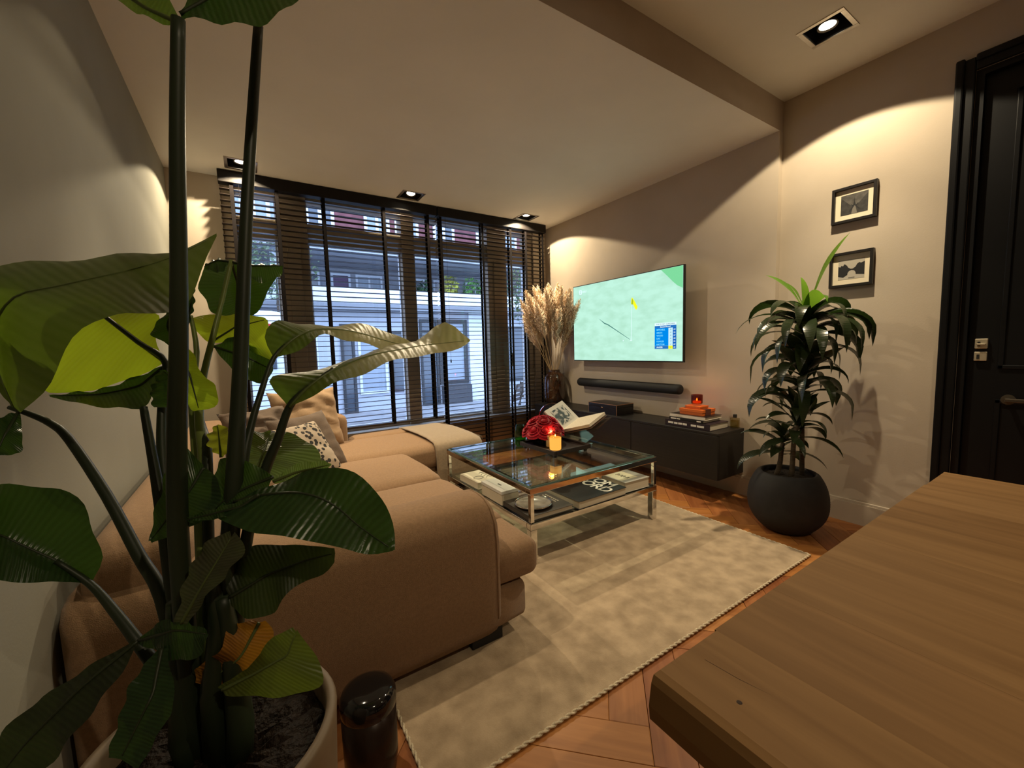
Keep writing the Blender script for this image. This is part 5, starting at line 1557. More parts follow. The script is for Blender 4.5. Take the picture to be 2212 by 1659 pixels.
('yellow',[((-0.0578,0.9237,1.0119),(-0.0564,0.9228,1.0119),(-0.0535,0.9209,1.0118)),((-0.0639,0.9341,1.0173),(-0.0565,0.9237,1.0194),(-0.046,0.911,1.0196)),((-0.07,0.9446,1.0228),(-0.0566,0.9246,1.027),(-0.0386,0.9011,1.0272)),((-0.0762,0.9551,1.0283),(-0.0568,0.9254,1.0345),(-0.0359,0.8945,1.0376)),((-0.0772,0.9626,1.0368),(-0.0569,0.9263,1.0421),(-0.0349,0.8891,1.0488)),((-0.0772,0.9637,1.0466),(-0.0575,0.9334,1.0486),(-0.0378,0.9036,1.0562)),((-0.0731,0.9619,1.0547),(-0.0581,0.9404,1.0553),(-0.0423,0.9192,1.0633)),((-0.067,0.9587,1.0618),(-0.0588,0.9475,1.062),(-0.0485,0.9356,1.0683)),((-0.0609,0.9556,1.0689),(-0.0594,0.9546,1.0689),(-0.0579,0.9536,1.0688))]),
('shaded',[((-0.0805,0.8903,1.0088),(-0.0808,0.89,1.0048),(-0.0775,0.8877,1.003)),((-0.0967,0.9,1.0314),(-0.0897,0.8853,0.9902),(-0.0603,0.8574,0.9897)),((-0.1126,0.9091,1.0494),(-0.0985,0.8804,0.9759),(-0.0573,0.8356,0.9715)),((-0.1276,0.9147,1.0248),(-0.1082,0.8778,0.9626),(-0.0607,0.8193,0.9513)),((-0.1371,0.9192,0.996),(-0.1189,0.8787,0.9492),(-0.0757,0.8143,0.9405)),((-0.1443,0.9107,0.9702),(-0.1294,0.8796,0.9359),(-0.0945,0.8293,0.9259)),((-0.1514,0.9022,0.9452),(-0.1396,0.8803,0.9227),(-0.1146,0.8454,0.914)),((-0.1582,0.8935,0.9209),(-0.1497,0.8809,0.9096),(-0.1355,0.8622,0.9038)),((-0.1603,0.8819,0.8966),(-0.1597,0.8815,0.8966),(-0.1566,0.8792,0.8934))]),
('gloss',[((0.0209,0.8113,0.9896),(0.0208,0.8112,0.988),(0.0205,0.811,0.9848)),((0.0043,0.8277,1.0022),(0.0078,0.8146,0.9836),(0.0128,0.8043,0.9734)),((-0.0137,0.8448,1.0125),(-0.0051,0.8179,0.9793),(0.0036,0.7988,0.964)),((-0.0332,0.8626,1.0201),(-0.0177,0.821,0.9747),(-0.0073,0.7946,0.957)),((-0.0543,0.8802,1.0161),(-0.0299,0.8238,0.9693),(-0.0183,0.7906,0.9514)),((-0.0634,0.8709,1.0001),(-0.042,0.8265,0.964),(-0.0313,0.7999,0.9466)),((-0.0685,0.8586,0.9796),(-0.0529,0.8283,0.9568),(-0.0443,0.8092,0.9417)),((-0.0711,0.8447,0.9594),(-0.0626,0.829,0.9475),(-0.0575,0.8189,0.9387)),((-0.0733,0.8307,0.94),(-0.0721,0.8297,0.9384),(-0.0709,0.8288,0.9368))]),
('shaded',[((-0.2639,0.9864,0.8052),(-0.2639,0.9864,0.8052),(-0.2639,0.9864,0.8052)),((-0.2442,0.9873,0.8487),(-0.2841,0.993,0.83),(-0.2817,0.9685,0.8244)),((-0.2591,1.01,0.8888),(-0.3038,0.9993,0.8543),(-0.298,0.9492,0.8391)),((-0.2682,1.0228,0.9404),(-0.3257,1.0064,0.8735),(-0.3158,0.9395,0.8499)),((-0.2976,1.0316,0.9722),(-0.3471,1.0132,0.8923),(-0.3401,0.9508,0.8528)),((-0.3364,1.0441,0.9819),(-0.368,1.0196,0.9107),(-0.3619,0.9613,0.862)),((-0.3766,1.0633,0.9899),(-0.3957,1.0414,0.9206),(-0.3906,0.9973,0.8726)),((-0.415,1.0783,0.978),(-0.415,1.0411,0.9357),(-0.415,1.021,0.8878)),((-0.415,1.002,0.985),(-0.415,0.9962,0.9609),(-0.415,0.9863,0.92))]),
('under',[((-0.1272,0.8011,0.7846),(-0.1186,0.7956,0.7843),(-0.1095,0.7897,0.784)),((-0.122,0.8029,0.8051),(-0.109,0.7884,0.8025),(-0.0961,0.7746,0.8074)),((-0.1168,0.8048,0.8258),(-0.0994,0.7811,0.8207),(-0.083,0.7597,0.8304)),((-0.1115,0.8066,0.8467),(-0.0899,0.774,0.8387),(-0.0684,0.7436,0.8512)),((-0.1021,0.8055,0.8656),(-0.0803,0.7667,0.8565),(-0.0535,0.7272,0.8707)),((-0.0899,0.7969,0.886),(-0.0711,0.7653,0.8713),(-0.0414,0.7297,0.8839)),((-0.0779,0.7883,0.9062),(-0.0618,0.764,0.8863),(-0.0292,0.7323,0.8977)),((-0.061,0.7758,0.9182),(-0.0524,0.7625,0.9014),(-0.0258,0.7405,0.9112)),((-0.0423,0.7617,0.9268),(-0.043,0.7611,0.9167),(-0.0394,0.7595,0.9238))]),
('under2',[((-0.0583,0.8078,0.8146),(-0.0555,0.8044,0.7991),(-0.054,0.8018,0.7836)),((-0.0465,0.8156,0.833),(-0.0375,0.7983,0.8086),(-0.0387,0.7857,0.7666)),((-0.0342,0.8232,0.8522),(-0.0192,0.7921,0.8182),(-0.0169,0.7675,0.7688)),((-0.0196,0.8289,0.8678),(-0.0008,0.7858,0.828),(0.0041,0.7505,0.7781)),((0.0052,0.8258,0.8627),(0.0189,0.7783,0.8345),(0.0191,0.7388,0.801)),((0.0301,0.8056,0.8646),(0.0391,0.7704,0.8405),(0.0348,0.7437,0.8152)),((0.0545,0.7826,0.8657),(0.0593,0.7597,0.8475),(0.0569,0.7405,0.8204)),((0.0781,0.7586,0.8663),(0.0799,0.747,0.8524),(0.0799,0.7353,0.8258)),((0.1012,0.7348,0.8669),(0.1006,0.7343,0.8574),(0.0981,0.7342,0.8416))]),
('orange',[((-0.0272,0.8046,0.7466),(-0.0175,0.7979,0.7423),(-0.0072,0.7916,0.7459)),((-0.044,0.8037,0.7493),(-0.0257,0.7959,0.7298),(0.0013,0.784,0.7248)),((-0.0602,0.8025,0.7521),(-0.0339,0.7938,0.7175),(-0.0024,0.7838,0.701)),((-0.0659,0.7931,0.7418),(-0.0419,0.7917,0.7054),(-0.0105,0.7867,0.679)),((-0.0697,0.7823,0.7296),(-0.0512,0.7907,0.6953),(-0.0244,0.7938,0.6617)),((-0.0839,0.7957,0.7141),(-0.064,0.7978,0.685),(-0.0419,0.7981,0.6529)),((-0.0985,0.8095,0.6987),(-0.0768,0.8049,0.6747),(-0.0591,0.8023,0.6445)),((-0.1133,0.8233,0.683),(-0.0895,0.812,0.6645),(-0.0785,0.8089,0.6458)),((-0.113,0.8265,0.6592),(-0.1023,0.8191,0.6542),(-0.0976,0.8154,0.6471))]),
('olive',[((-0.0807,0.7826,0.6659),(-0.0746,0.7783,0.6619),(-0.0689,0.7738,0.6543)),((-0.0665,0.7801,0.6721),(-0.059,0.7692,0.6703),(-0.0418,0.7587,0.6475)),((-0.052,0.7775,0.6784),(-0.0434,0.7601,0.6787),(-0.0143,0.7436,0.6434)),((-0.0374,0.7748,0.6849),(-0.0278,0.7509,0.6871),(0.0137,0.7286,0.6433)),((-0.0257,0.7744,0.6961),(-0.0125,0.7421,0.6962),(0.0416,0.7141,0.6463)),((-0.0144,0.7688,0.712),(0.0027,0.7389,0.7019),(0.0653,0.7031,0.6584)),((-0.003,0.7632,0.7279),(0.018,0.7357,0.7081),(0.0612,0.712,0.6891)),((0.0125,0.7542,0.737),(0.0258,0.7382,0.723),(0.0504,0.7249,0.7175)),((0.0285,0.7449,0.7454),(0.0338,0.7407,0.7383),(0.0341,0.7409,0.7421))]),
('lit',[((-0.1252,1.0371,1.2246),(-0.1212,1.0348,1.2271),(-0.118,1.0329,1.2289)),((-0.1263,1.0358,1.2063),(-0.115,1.0232,1.2112),(-0.1002,1.0145,1.2191)),((-0.1273,1.0346,1.1881),(-0.1089,1.0116,1.1955),(-0.0884,0.9989,1.1994)),((-0.1275,1.0328,1.1699),(-0.1028,1.0001,1.18),(-0.0804,0.9855,1.1777)),((-0.1255,1.0296,1.152),(-0.097,0.9888,1.1645),(-0.0718,0.9718,1.157)),((-0.1228,1.0201,1.1345),(-0.0946,0.9855,1.1479),(-0.0554,0.96,1.1441)),((-0.118,1.0094,1.1186),(-0.0921,0.9821,1.1313),(-0.0556,0.9577,1.1211)),((-0.1063,0.9947,1.1075),(-0.0896,0.9788,1.1147),(-0.0627,0.9603,1.1028)),((-0.0947,0.9802,1.0966),(-0.0871,0.9755,1.0981),(-0.0827,0.9726,1.098))]),
('shaded',[((-0.1694,1.0763,1.1011),(-0.1342,1.0536,1.0999),(-0.1153,1.0404,1.09)),((-0.1698,1.0775,1.1109),(-0.1326,1.0537,1.111),(-0.1139,1.0408,1.1021)),((-0.1701,1.0788,1.1207),(-0.1311,1.0539,1.1221),(-0.1125,1.0412,1.1143)),((-0.1704,1.08,1.1305),(-0.1295,1.054,1.1332),(-0.1112,1.0416,1.1265)),((-0.1698,1.0806,1.1401),(-0.1279,1.0542,1.1443),(-0.1168,1.0462,1.1362)),((-0.1659,1.082,1.1486),(-0.1267,1.0576,1.1552),(-0.1231,1.0543,1.1456)),((-0.162,1.0834,1.1572),(-0.1345,1.0662,1.1616),(-0.1295,1.0623,1.155)),((-0.1581,1.0848,1.1659),(-0.1424,1.0749,1.168),(-0.1359,1.0704,1.1646)),((-0.1542,1.0862,1.1746),(-0.1503,1.0837,1.1744),(-0.1423,1.0785,1.1742))]),
('shaded',[((-0.1264,1.0849,1.219),(-0.1247,1.0839,1.2189),(-0.1214,1.082,1.2207)),((-0.1414,1.0957,1.2295),(-0.1285,1.0878,1.2337),(-0.1185,1.0816,1.2346)),((-0.1564,1.1064,1.24),(-0.1322,1.0918,1.2485),(-0.1156,1.0812,1.2484)),((-0.1675,1.1147,1.2515),(-0.1359,1.0957,1.2633),(-0.1128,1.0808,1.2623)),((-0.1558,1.109,1.2683),(-0.1328,1.0952,1.2775),(-0.1104,1.0807,1.2763)),((-0.1442,1.1064,1.285),(-0.1261,1.0954,1.2915),(-0.1086,1.0841,1.2906)),((-0.132,1.1032,1.3013),(-0.1194,1.0956,1.3056),(-0.1069,1.0875,1.305)),((-0.1198,1.1001,1.3177),(-0.1126,1.0957,1.3198),(-0.1051,1.0909,1.3194)),((-0.1074,1.0969,1.3341),(-0.1058,1.0958,1.3341),(-0.1033,1.0942,1.334))]),
('shaded',[((-0.111,1.1523,1.2725),(-0.1084,1.1506,1.2725),(-0.1058,1.149,1.2724)),((-0.1109,1.1534,1.2831),(-0.1062,1.1503,1.2823),(-0.1027,1.148,1.2818)),((-0.1109,1.1545,1.2937),(-0.104,1.1499,1.2922),(-0.0997,1.147,1.2912)),((-0.1108,1.1555,1.3044),(-0.1019,1.1496,1.302),(-0.0966,1.146,1.3005)),((-0.1108,1.1566,1.315),(-0.0997,1.1492,1.3119),(-0.0935,1.145,1.3099)),((-0.1097,1.157,1.3252),(-0.0976,1.1489,1.3218),(-0.0921,1.1451,1.3197)),((-0.1042,1.1544,1.334),(-0.0956,1.1487,1.3317),(-0.0914,1.1457,1.3296)),((-0.0987,1.1518,1.3428),(-0.0936,1.1484,1.3416),(-0.0907,1.1463,1.3395)),((-0.0932,1.1492,1.3515),(-0.0915,1.1481,1.3515),(-0.09,1.1469,1.3494))]),
('midlit',[((-0.0486,0.7472,1.6558),(-0.0484,0.7473,1.6583),(-0.0481,0.7476,1.6634)),((-0.0693,0.7704,1.6652),(-0.0666,0.7696,1.6744),(-0.0562,0.7809,1.7032)),((-0.0888,0.7934,1.6797),(-0.0851,0.7922,1.6908),(-0.0674,0.8161,1.7427)),((-0.1072,0.8161,1.6989),(-0.1025,0.8144,1.7106),(-0.0854,0.8553,1.7787)),((-0.1262,0.8393,1.7181),(-0.1204,0.8369,1.7307),(-0.1045,0.8954,1.8159)),((-0.1412,0.8605,1.7433),(-0.1371,0.8589,1.7532),(-0.1244,0.9027,1.8214)),((-0.1553,0.8814,1.7705),(-0.1524,0.8804,1.7783),(-0.1446,0.9101,1.8256)),((-0.1697,0.9025,1.7982),(-0.1681,0.9021,1.8039),(-0.1644,0.9173,1.8295)),((-0.1844,0.9238,1.8264),(-0.1842,0.9241,1.8299),(-0.1839,0.9243,1.8334))]),
('shaded',[((-0.0446,0.745,1.6601),(-0.045,0.7463,1.6696),(-0.0445,0.7467,1.676)),((-0.0175,0.7277,1.6609),(-0.0229,0.7432,1.6895),(-0.0321,0.7708,1.7259)),((0.0089,0.7101,1.654),(-0.0002,0.7397,1.7096),(-0.0185,0.7945,1.7783)),((0.0357,0.6926,1.6515),(0.0247,0.7342,1.7236),(0.0055,0.8104,1.821)),((0.0618,0.6767,1.659),(0.0507,0.7277,1.7354),(0.0358,0.8218,1.8594)),((0.0865,0.6822,1.6918),(0.0762,0.7221,1.7524),(0.0654,0.7946,1.8654)),((0.1085,0.6901,1.7305),(0.1012,0.7172,1.7741),(0.0954,0.7648,1.8508)),((0.1301,0.6984,1.7721),(0.1268,0.7121,1.7961),(0.1247,0.7356,1.8363)),((0.1527,0.7064,1.8151),(0.153,0.7066,1.8186),(0.1532,0.7068,1.8221))]),
('shaded',[((0.0561,0.9092,1.7932),(0.0575,0.9083,1.7932),(0.0589,0.9074,1.7931)),((0.0519,0.934,1.834),(0.0686,0.9227,1.8278),(0.0808,0.9146,1.8251)),((0.0476,0.9592,1.876),(0.0801,0.937,1.8633),(0.1034,0.9214,1.8579)),((0.043,0.9845,1.9191),(0.0919,0.9511,1.8997),(0.1269,0.9278,1.8915)),((0.0512,1.0013,1.9582),(0.1036,0.9655,1.9373),(0.1512,0.9337,1.9258)),((0.0745,1.0079,1.9923),(0.1146,0.9805,1.9763),(0.1726,0.9417,1.962)),((0.0986,1.0139,2.0272),(0.1258,0.9953,2.0163),(0.1653,0.969,2.0066)),((0.1236,1.0196,2.0628),(0.1374,1.0101,2.0573),(0.1575,0.9967,2.0523)),((0.1494,1.0248,2.0991),(0.1494,1.0248,2.0991),(0.1494,1.0248,2.0991))]),
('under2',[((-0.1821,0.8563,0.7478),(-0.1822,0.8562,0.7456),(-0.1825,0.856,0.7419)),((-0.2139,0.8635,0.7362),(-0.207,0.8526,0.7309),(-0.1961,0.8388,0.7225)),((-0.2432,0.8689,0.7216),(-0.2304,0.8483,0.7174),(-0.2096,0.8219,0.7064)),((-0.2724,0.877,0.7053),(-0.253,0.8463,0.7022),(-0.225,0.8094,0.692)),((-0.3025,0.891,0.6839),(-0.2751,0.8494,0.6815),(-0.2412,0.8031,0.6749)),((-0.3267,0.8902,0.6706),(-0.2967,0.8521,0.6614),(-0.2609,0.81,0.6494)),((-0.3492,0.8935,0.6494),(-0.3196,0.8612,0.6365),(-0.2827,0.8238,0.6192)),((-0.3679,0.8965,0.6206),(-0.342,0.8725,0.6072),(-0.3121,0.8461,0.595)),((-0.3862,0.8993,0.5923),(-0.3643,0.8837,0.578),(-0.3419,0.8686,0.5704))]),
('shaded',[((-0.1821,0.8563,0.7478),(-0.1822,0.8562,0.7456),(-0.1824,0.8561,0.7434)),((-0.1697,0.8438,0.7607),(-0.169,0.8425,0.7526),(-0.1689,0.8407,0.7369)),((-0.1575,0.8313,0.7734),(-0.156,0.8289,0.7595),(-0.1556,0.8256,0.7305)),((-0.1454,0.8189,0.786),(-0.1431,0.8154,0.7664),(-0.1424,0.8105,0.7243)),((-0.1316,0.8043,0.7878),(-0.1304,0.802,0.7732),(-0.1278,0.7953,0.7253)),((-0.1188,0.7959,0.7861),(-0.1189,0.7946,0.7728),(-0.113,0.786,0.7277)),((-0.1063,0.7876,0.7838),(-0.1074,0.787,0.7704),(-0.0988,0.7772,0.7311)),((-0.0952,0.7798,0.7765),(-0.0959,0.7793,0.7681),(-0.0917,0.7744,0.7469)),((-0.0842,0.7719,0.7693),(-0.0845,0.7717,0.7657),(-0.0847,0.7716,0.7628))]),
('shaded',[((-0.1532,0.8138,0.7462),(-0.1471,0.8098,0.746),(-0.1397,0.8051,0.7458)),((-0.1642,0.8077,0.7347),(-0.1502,0.7983,0.7307),(-0.1362,0.789,0.7279)),((-0.1748,0.8014,0.7237),(-0.1532,0.7867,0.7161),(-0.1327,0.773,0.7108)),((-0.185,0.7949,0.7133),(-0.156,0.7751,0.7021),(-0.1292,0.7572,0.6945)),((-0.1892,0.7843,0.6998),(-0.1624,0.7661,0.6906),(-0.1331,0.7463,0.6809)),((-0.1948,0.7801,0.6827),(-0.1706,0.7638,0.6757),(-0.1434,0.7452,0.6649)),((-0.2003,0.7759,0.6659),(-0.1787,0.7615,0.6611),(-0.1535,0.7441,0.6492)),((-0.2057,0.7717,0.6495),(-0.1866,0.7591,0.6468),(-0.1635,0.7429,0.634)),((-0.211,0.7674,0.6334),(-0.1944,0.7567,0.6329),(-0.1732,0.7416,0.619))])]
PETIOLES = [
([(-0.0477,0.741,1.6593),(-0.0626,0.7583,1.5068),(-0.0763,0.7797,1.3437),(-0.0889,0.7974,1.2082),(-0.1041,0.8165,1.0711),(-0.1162,0.832,0.9177),(-0.1211,0.8418,0.755),(-0.1266,0.8502,0.5754)],0.0082,0.013),
([(0.0577,0.9084,1.7957),(0.0365,0.8986,1.6299),(0.0161,0.888,1.4621),(-0.0057,0.8682,1.2552),(-0.0232,0.8506,1.0941),(-0.0374,0.8354,0.9771),(-0.0588,0.8325,0.8191),(-0.0836,0.8317,0.6612),(-0.0971,0.8304,0.5664)],0.008,0.013),
([(0.0842,0.9395,1.2343),(0.0417,0.9269,1.1945),(0.0111,0.9027,1.1188),(-0.0078,0.885,1.0621),(-0.0227,0.8642,1.0001),(-0.05,0.8424,0.8536),(-0.0797,0.825,0.6214)],0.0035,0.0075),
([(0.136,0.8517,1.169),(0.0843,0.8418,1.1332),(0.0557,0.8426,1.1031),(0.0333,0.8391,1.0468),(0.0093,0.8368,0.9921),(-0.0285,0.8302,0.8689),(-0.0664,0.8164,0.621)],0.0045,0.0085),
([(-0.0177,1.174,1.423),(-0.051,1.1519,1.2939),(-0.0845,1.0996,1.1604),(-0.0948,1.0497,1.077),(-0.0891,0.9894,0.9921),(-0.0945,0.9053,0.8403),(-0.108,0.8543,0.6141)],0.0045,0.009),
([(-0.1806,1.0599,1.104),(-0.169,1.0195,1.0177),(-0.1585,0.9803,0.9361),(-0.1449,0.9221,0.8056),(-0.1276,0.8543,0.6072)],0.0065,0.01),
([(-0.2674,1.2498,1.3018),(-0.1959,1.1728,1.2338),(-0.148,1.1195,1.1888),(-0.1575,1.0922,1.0981),(-0.1563,1.0328,0.9944),(-0.1368,0.9326,0.8418),(-0.1198,0.8509,0.6228)],0.004,0.009),
([(-0.4019,1.2026,1.1114),(-0.3722,1.1823,1.0987),(-0.3355,1.1565,1.0775),(-0.3034,1.1207,1.0467),(-0.2444,1.0482,0.9441),(-0.1959,0.9821,0.8388),(-0.1612,0.9291,0.773),(-0.1332,0.8595,0.6232)],0.004,0.01),
([(-0.3038,0.9936,0.8575),(-0.262,0.9795,0.808),(-0.2302,0.9487,0.7654),(-0.1937,0.9077,0.7125),(-0.1444,0.8557,0.6319)],0.004,0.009),
([(-0.098,1.0763,1.0838),(-0.0888,1.0429,1.0482),(-0.0817,0.9866,1.01),(-0.0874,0.9007,0.8401),(-0.1012,0.8499,0.6138)],0.005,0.009),
([(-0.1033,1.1733,1.2926),(-0.0967,1.1485,1.2109),(-0.1083,1.1108,1.1213),(-0.1031,1.0217,0.9873),(-0.0991,0.8882,0.7626),(-0.1009,0.837,0.6063)],0.004,0.009),
([(-0.0793,0.8238,0.8384),(-0.0757,0.8125,0.7535),(-0.0918,0.8217,0.6301)],0.009,0.015),
([(-0.0659,0.8111,0.7994),(-0.0598,0.8094,0.7073),(-0.0564,0.805,0.573)],0.012,0.016),
([(-0.1313,0.8524,0.7939),(-0.1334,0.8552,0.6941),(-0.1389,0.8548,0.544)],0.014,0.018)]
SPC = Vector((-0.095, 0.825, 0.0))
t = thing('bird_of_paradise_plant', 'tall bird-of-paradise plant with broad glossy leaves in a cream pot', 'potted plant', tuple(SPC))
b = MB()
b.lathe([(0.0, 0.0), (0.12, 0.0), (0.14, 0.01), (0.165, 0.12), (0.182, 0.35), (0.190, 0.52), (0.192, 0.545), (0.188, 0.552), (0.176, 0.552), (0.172, 0.54), (0.168, 0.48), (0.16, 0.45)], tuple(SPC), seg=48)
pot = b.build('pot', mat('cream_ceramic_pot', (0.17, 0.118, 0.07), 0.55, noise=0.12, nscale=9), t, smooth=True)
b = MB()
rr = random.Random(12)
b.lathe([(0.0, 0.512), (0.03, 0.515), (0.06, 0.51), (0.09, 0.516), (0.12, 0.511), (0.15, 0.514), (0.17, 0.508)], tuple(SPC), seg=44)
for v in b.bm.verts:
    v.co.z += rr.uniform(-.008, .010)
b.build('soil', mat('wet_soil', (0.014, 0.008, 0.005), 0.6, spec=0.15, noise=0.5, nscale=70, bump=0.8, bscale=90), pot)
LM = {
    'shaded': leaf_mat('strelitzia_shaded', (0.020, 0.050, 0.016), (0.09, 0.20, 0.012), 0.22, 0.30),
    'broad': leaf_mat('strelitzia_broad', (0.080, 0.082, 0.045), (0.30, 0.48, 0.03), 0.32, 0.45),
    'midlit': leaf_mat('strelitzia_midlit', (0.085, 0.120, 0.030), (0.20, 0.34, 0.03), 0.42, 0.40, 1.0, (0.58, 0.53, 0.30)),  # cream outer part puts lamp light on the leaf into its colour
    'lit': leaf_mat('strelitzia_lit', (0.12, 0.22, 0.016), (0.58, 0.80, 0.03), 0.60, 0.38),
    'gloss': leaf_mat('strelitzia_gloss', (0.035, 0.075, 0.022), (0.12, 0.26, 0.02), 0.22, 0.20),
    'pale': leaf_mat('strelitzia_pale', (0.14, 0.20, 0.070), (0.22, 0.36, 0.06), 0.30, 0.40, 1.6),
    'yellow': leaf_mat('strelitzia_yellow', (0.32, 0.34, 0.03), (0.50, 0.55, 0.03), 0.45, 0.45),
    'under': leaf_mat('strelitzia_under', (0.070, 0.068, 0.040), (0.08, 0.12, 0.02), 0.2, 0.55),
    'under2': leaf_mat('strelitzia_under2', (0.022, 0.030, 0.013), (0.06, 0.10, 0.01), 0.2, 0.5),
    'orange': leaf_mat('strelitzia_dying', (0.30, 0.12, 0.012), (0.40, 0.18, 0.01), 0.3, 0.6),
    'olive': leaf_mat('strelitzia_olive', (0.075, 0.10, 0.016), (0.16, 0.22, 0.02), 0.3, 0.4),
}
rib_m = leaf_mat('strelitzia_rib', (0.12, 0.16, 0.045), (0.2, 0.3, 0.05), 0.15, 0.4, 0.0)
rib_d = leaf_mat('strelitzia_rib_dark', (0.030, 0.042, 0.018), (0.05, 0.08, 0.02), 0.1, 0.45, 0.0)


def cr(p0, p1, p2, p3, t_):
    return 0.5 * ((2 * p1) + (-p0 + p2) * t_ + (2 * p0 - 5 * p1 + 4 * p2 - p3) * t_ * t_ + (-p0 + 3 * p1 - 3 * p2 + p3) * t_ ** 3)


def smooth_path(pts, sub=3):
    pts = [Vector(p) for p in pts]
    out = []
    for i in range(len(pts) - 1):
        p0, p1, p2, p3 = pts[max(i - 1, 0)], pts[i], pts[i + 1], pts[min(i + 2, len(pts) - 1)]
        for s in range(sub):
            out.append(cr(p0, p1, p2, p3, s / sub))
    out.append(pts[-1])
    return out


for li, (mk, P) in enumerate(LEAVES):
    Lp = smooth_path([r_[0] for r_ in P]); Mp = smooth_path([r_[1] for r_ in P]); Rp = smooth_path([r_[2] for r_ in P])
    rows = []
    n = len(Mp)
    for i in range(n):
        row = []
        l, m_, r_ = Lp[i], Mp[i], Rp[i]
        nrm = (r_ - l).cross(Mp[min(i + 1, n - 1)] - Mp[max(i - 1, 0)])
        nrm = nrm.normalized() if nrm.length > 1e-7 else Vector((0, 0, 1))
        for a in range(5):
            s = a / 5
            wav = 0.0035 * math.sin(i * 1.1 + li) * (1 - s)
            row.append(l.lerp(m_, s) + nrm * ((l - m_).length * 0.10 * s * (1 - s) + wav))
        row.append(m_)
        for a in range(1, 6):
            s = a / 5
            wav = 0.0035 * math.sin(i * 0.9 + li * 2 + 1) * s
            row.append(m_.lerp(r_, s) + nrm * ((r_ - m_).length * 0.10 * s * (1 - s) + wav))
        rows.append(row)
    b = MB(); b.grid(rows)
    lf = b.build('leaf', LM[mk], t, smooth=True, fix=False)
    b = MB(); b.tube(Mp[:-1], 0.0032, 0.0008, seg=6, flat=1.0); b.build('midrib', rib_d if mk in ('shaded', 'under2', 'gloss', 'lit') else rib_m, lf, smooth=True)
stem_m = mat('strelitzia_stem', (0.020, 0.030, 0.014), 0.45, noise=0.3, nscale=14, stretch=(1, 1, 0.2))
stem_y = mat('strelitzia_young_stem', (0.17, 0.22, 0.055), 0.4, noise=0.2, nscale=14, stretch=(1, 1, 0.2))
for pi_, (P, r0, r1) in enumerate(PETIOLES):
    pts = smooth_path(P, 4)
    last = pts[-1]
    pts.append(Vector((last.x * 0.8 + SPC.x * 0.2, last.y * 0.8 + SPC.y * 0.2, 0.50)))
    b = MB(); b.tube(pts, r0, r1 * 1.35, seg=10); b.build('stalk', stem_y if pi_ in (4, 10) else stem_m, t, smooth=True)
# ------------------------------------------------------------------ jar on the window sill
t = thing('sill_jar', 'pale glass jar standing on the window sill behind the blinds', 'jar', (0.66, 4.075, 0.43))
b = MB(); b.lathe([(0.0, 0.0), (0.024, 0.0), (0.027, 0.01), (0.027, 0.12), (0.020, 0.14), (0.018, 0.14), (0.024, 0.118), (0.024, 0.012), (0.0, 0.006)], (0.66, 4.075, 0.4305), seg=24); b.build('glass', arch_glass('jar_glass', (0.86, 0.90, 0.84)), t, smooth=True)
b = MB(); b.lathe([(0.0, 0.141), (0.022, 0.141), (0.023, 0.165), (0.0, 0.167)], (0.66, 4.075, 0.4305), seg=20); b.build('lid', white_cover, t)

# ------------------------------------------------------------------ the street outside
GZ = -0.5
b = MB(); b.box(-25, 30, 4.34, 60, GZ - 0.2, GZ); structure(b.build('ground', mat('street_paving', (0.10, 0.10, 0.11), 0.85, noise=0.3, nscale=0.8)))
b = MB(); b.box(-25, 30, 9.9, 11.5, GZ, GZ + 0.06); structure(b.build('trim_pavement', mat('pavement_slabs', (0.30, 0.30, 0.31), 0.85, noise=0.2, nscale=2)))

render_m = mat('pale_render', (0.42, 0.44, 0.48), 0.85, noise=0.06, nscale=1.5)
band_m = mat('parapet_white', (0.64, 0.67, 0.72), 0.7, noise=0.04)
grey_m = mat('grey_soffit', (0.20, 0.21, 0.23), 0.8)
dark_fr = mat('dark_window_frame', (0.025, 0.027, 0.03), 0.5)
dim_glass = mat('dim_window_glass', (0.05, 0.065, 0.085), 0.15, spec=0.8)
lite_glass = mat('curtained_glass', (0.26, 0.30, 0.35), 0.3)
t = thing('apartment_building', 'pale balconied apartment block across the street', 'building', (3.5, 12, GZ))
b = MB(); b.box(-14, 20, 11.5, 12.2, GZ, 2.46); b.build('ground_floor_wall', render_m, t)
b = MB(); b.box(-14, 20, 11.15, 11.5, 2.46, 2.86, bevel=0.01); b.build('parapet', band_m, t)
b = MB(); b.box(-14, 20, 11.10, 11.5, 2.30, 2.455); b.build('balcony_edge', grey_m, t)
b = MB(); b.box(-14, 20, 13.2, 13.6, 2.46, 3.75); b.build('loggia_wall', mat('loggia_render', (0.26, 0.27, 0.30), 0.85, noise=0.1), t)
b = MB(); b.box(-14, 20, 11.5, 13.2, 2.40, 2.459); b.build('loggia_floor', grey_m, t)
b = MB(); b.box(-14, 20, 10.9, 13.7, 3.70, 3.92, bevel=0.01); b.build('eave', mat('eave_paint', (0.34, 0.36, 0.40), 0.8), t)
b = MB(); b.box(-14, 20, 11.5, 13.6, 3.95, 4.2); b.build('roof', mat('roof_felt', (0.06, 0.06, 0.07), 0.9), t)


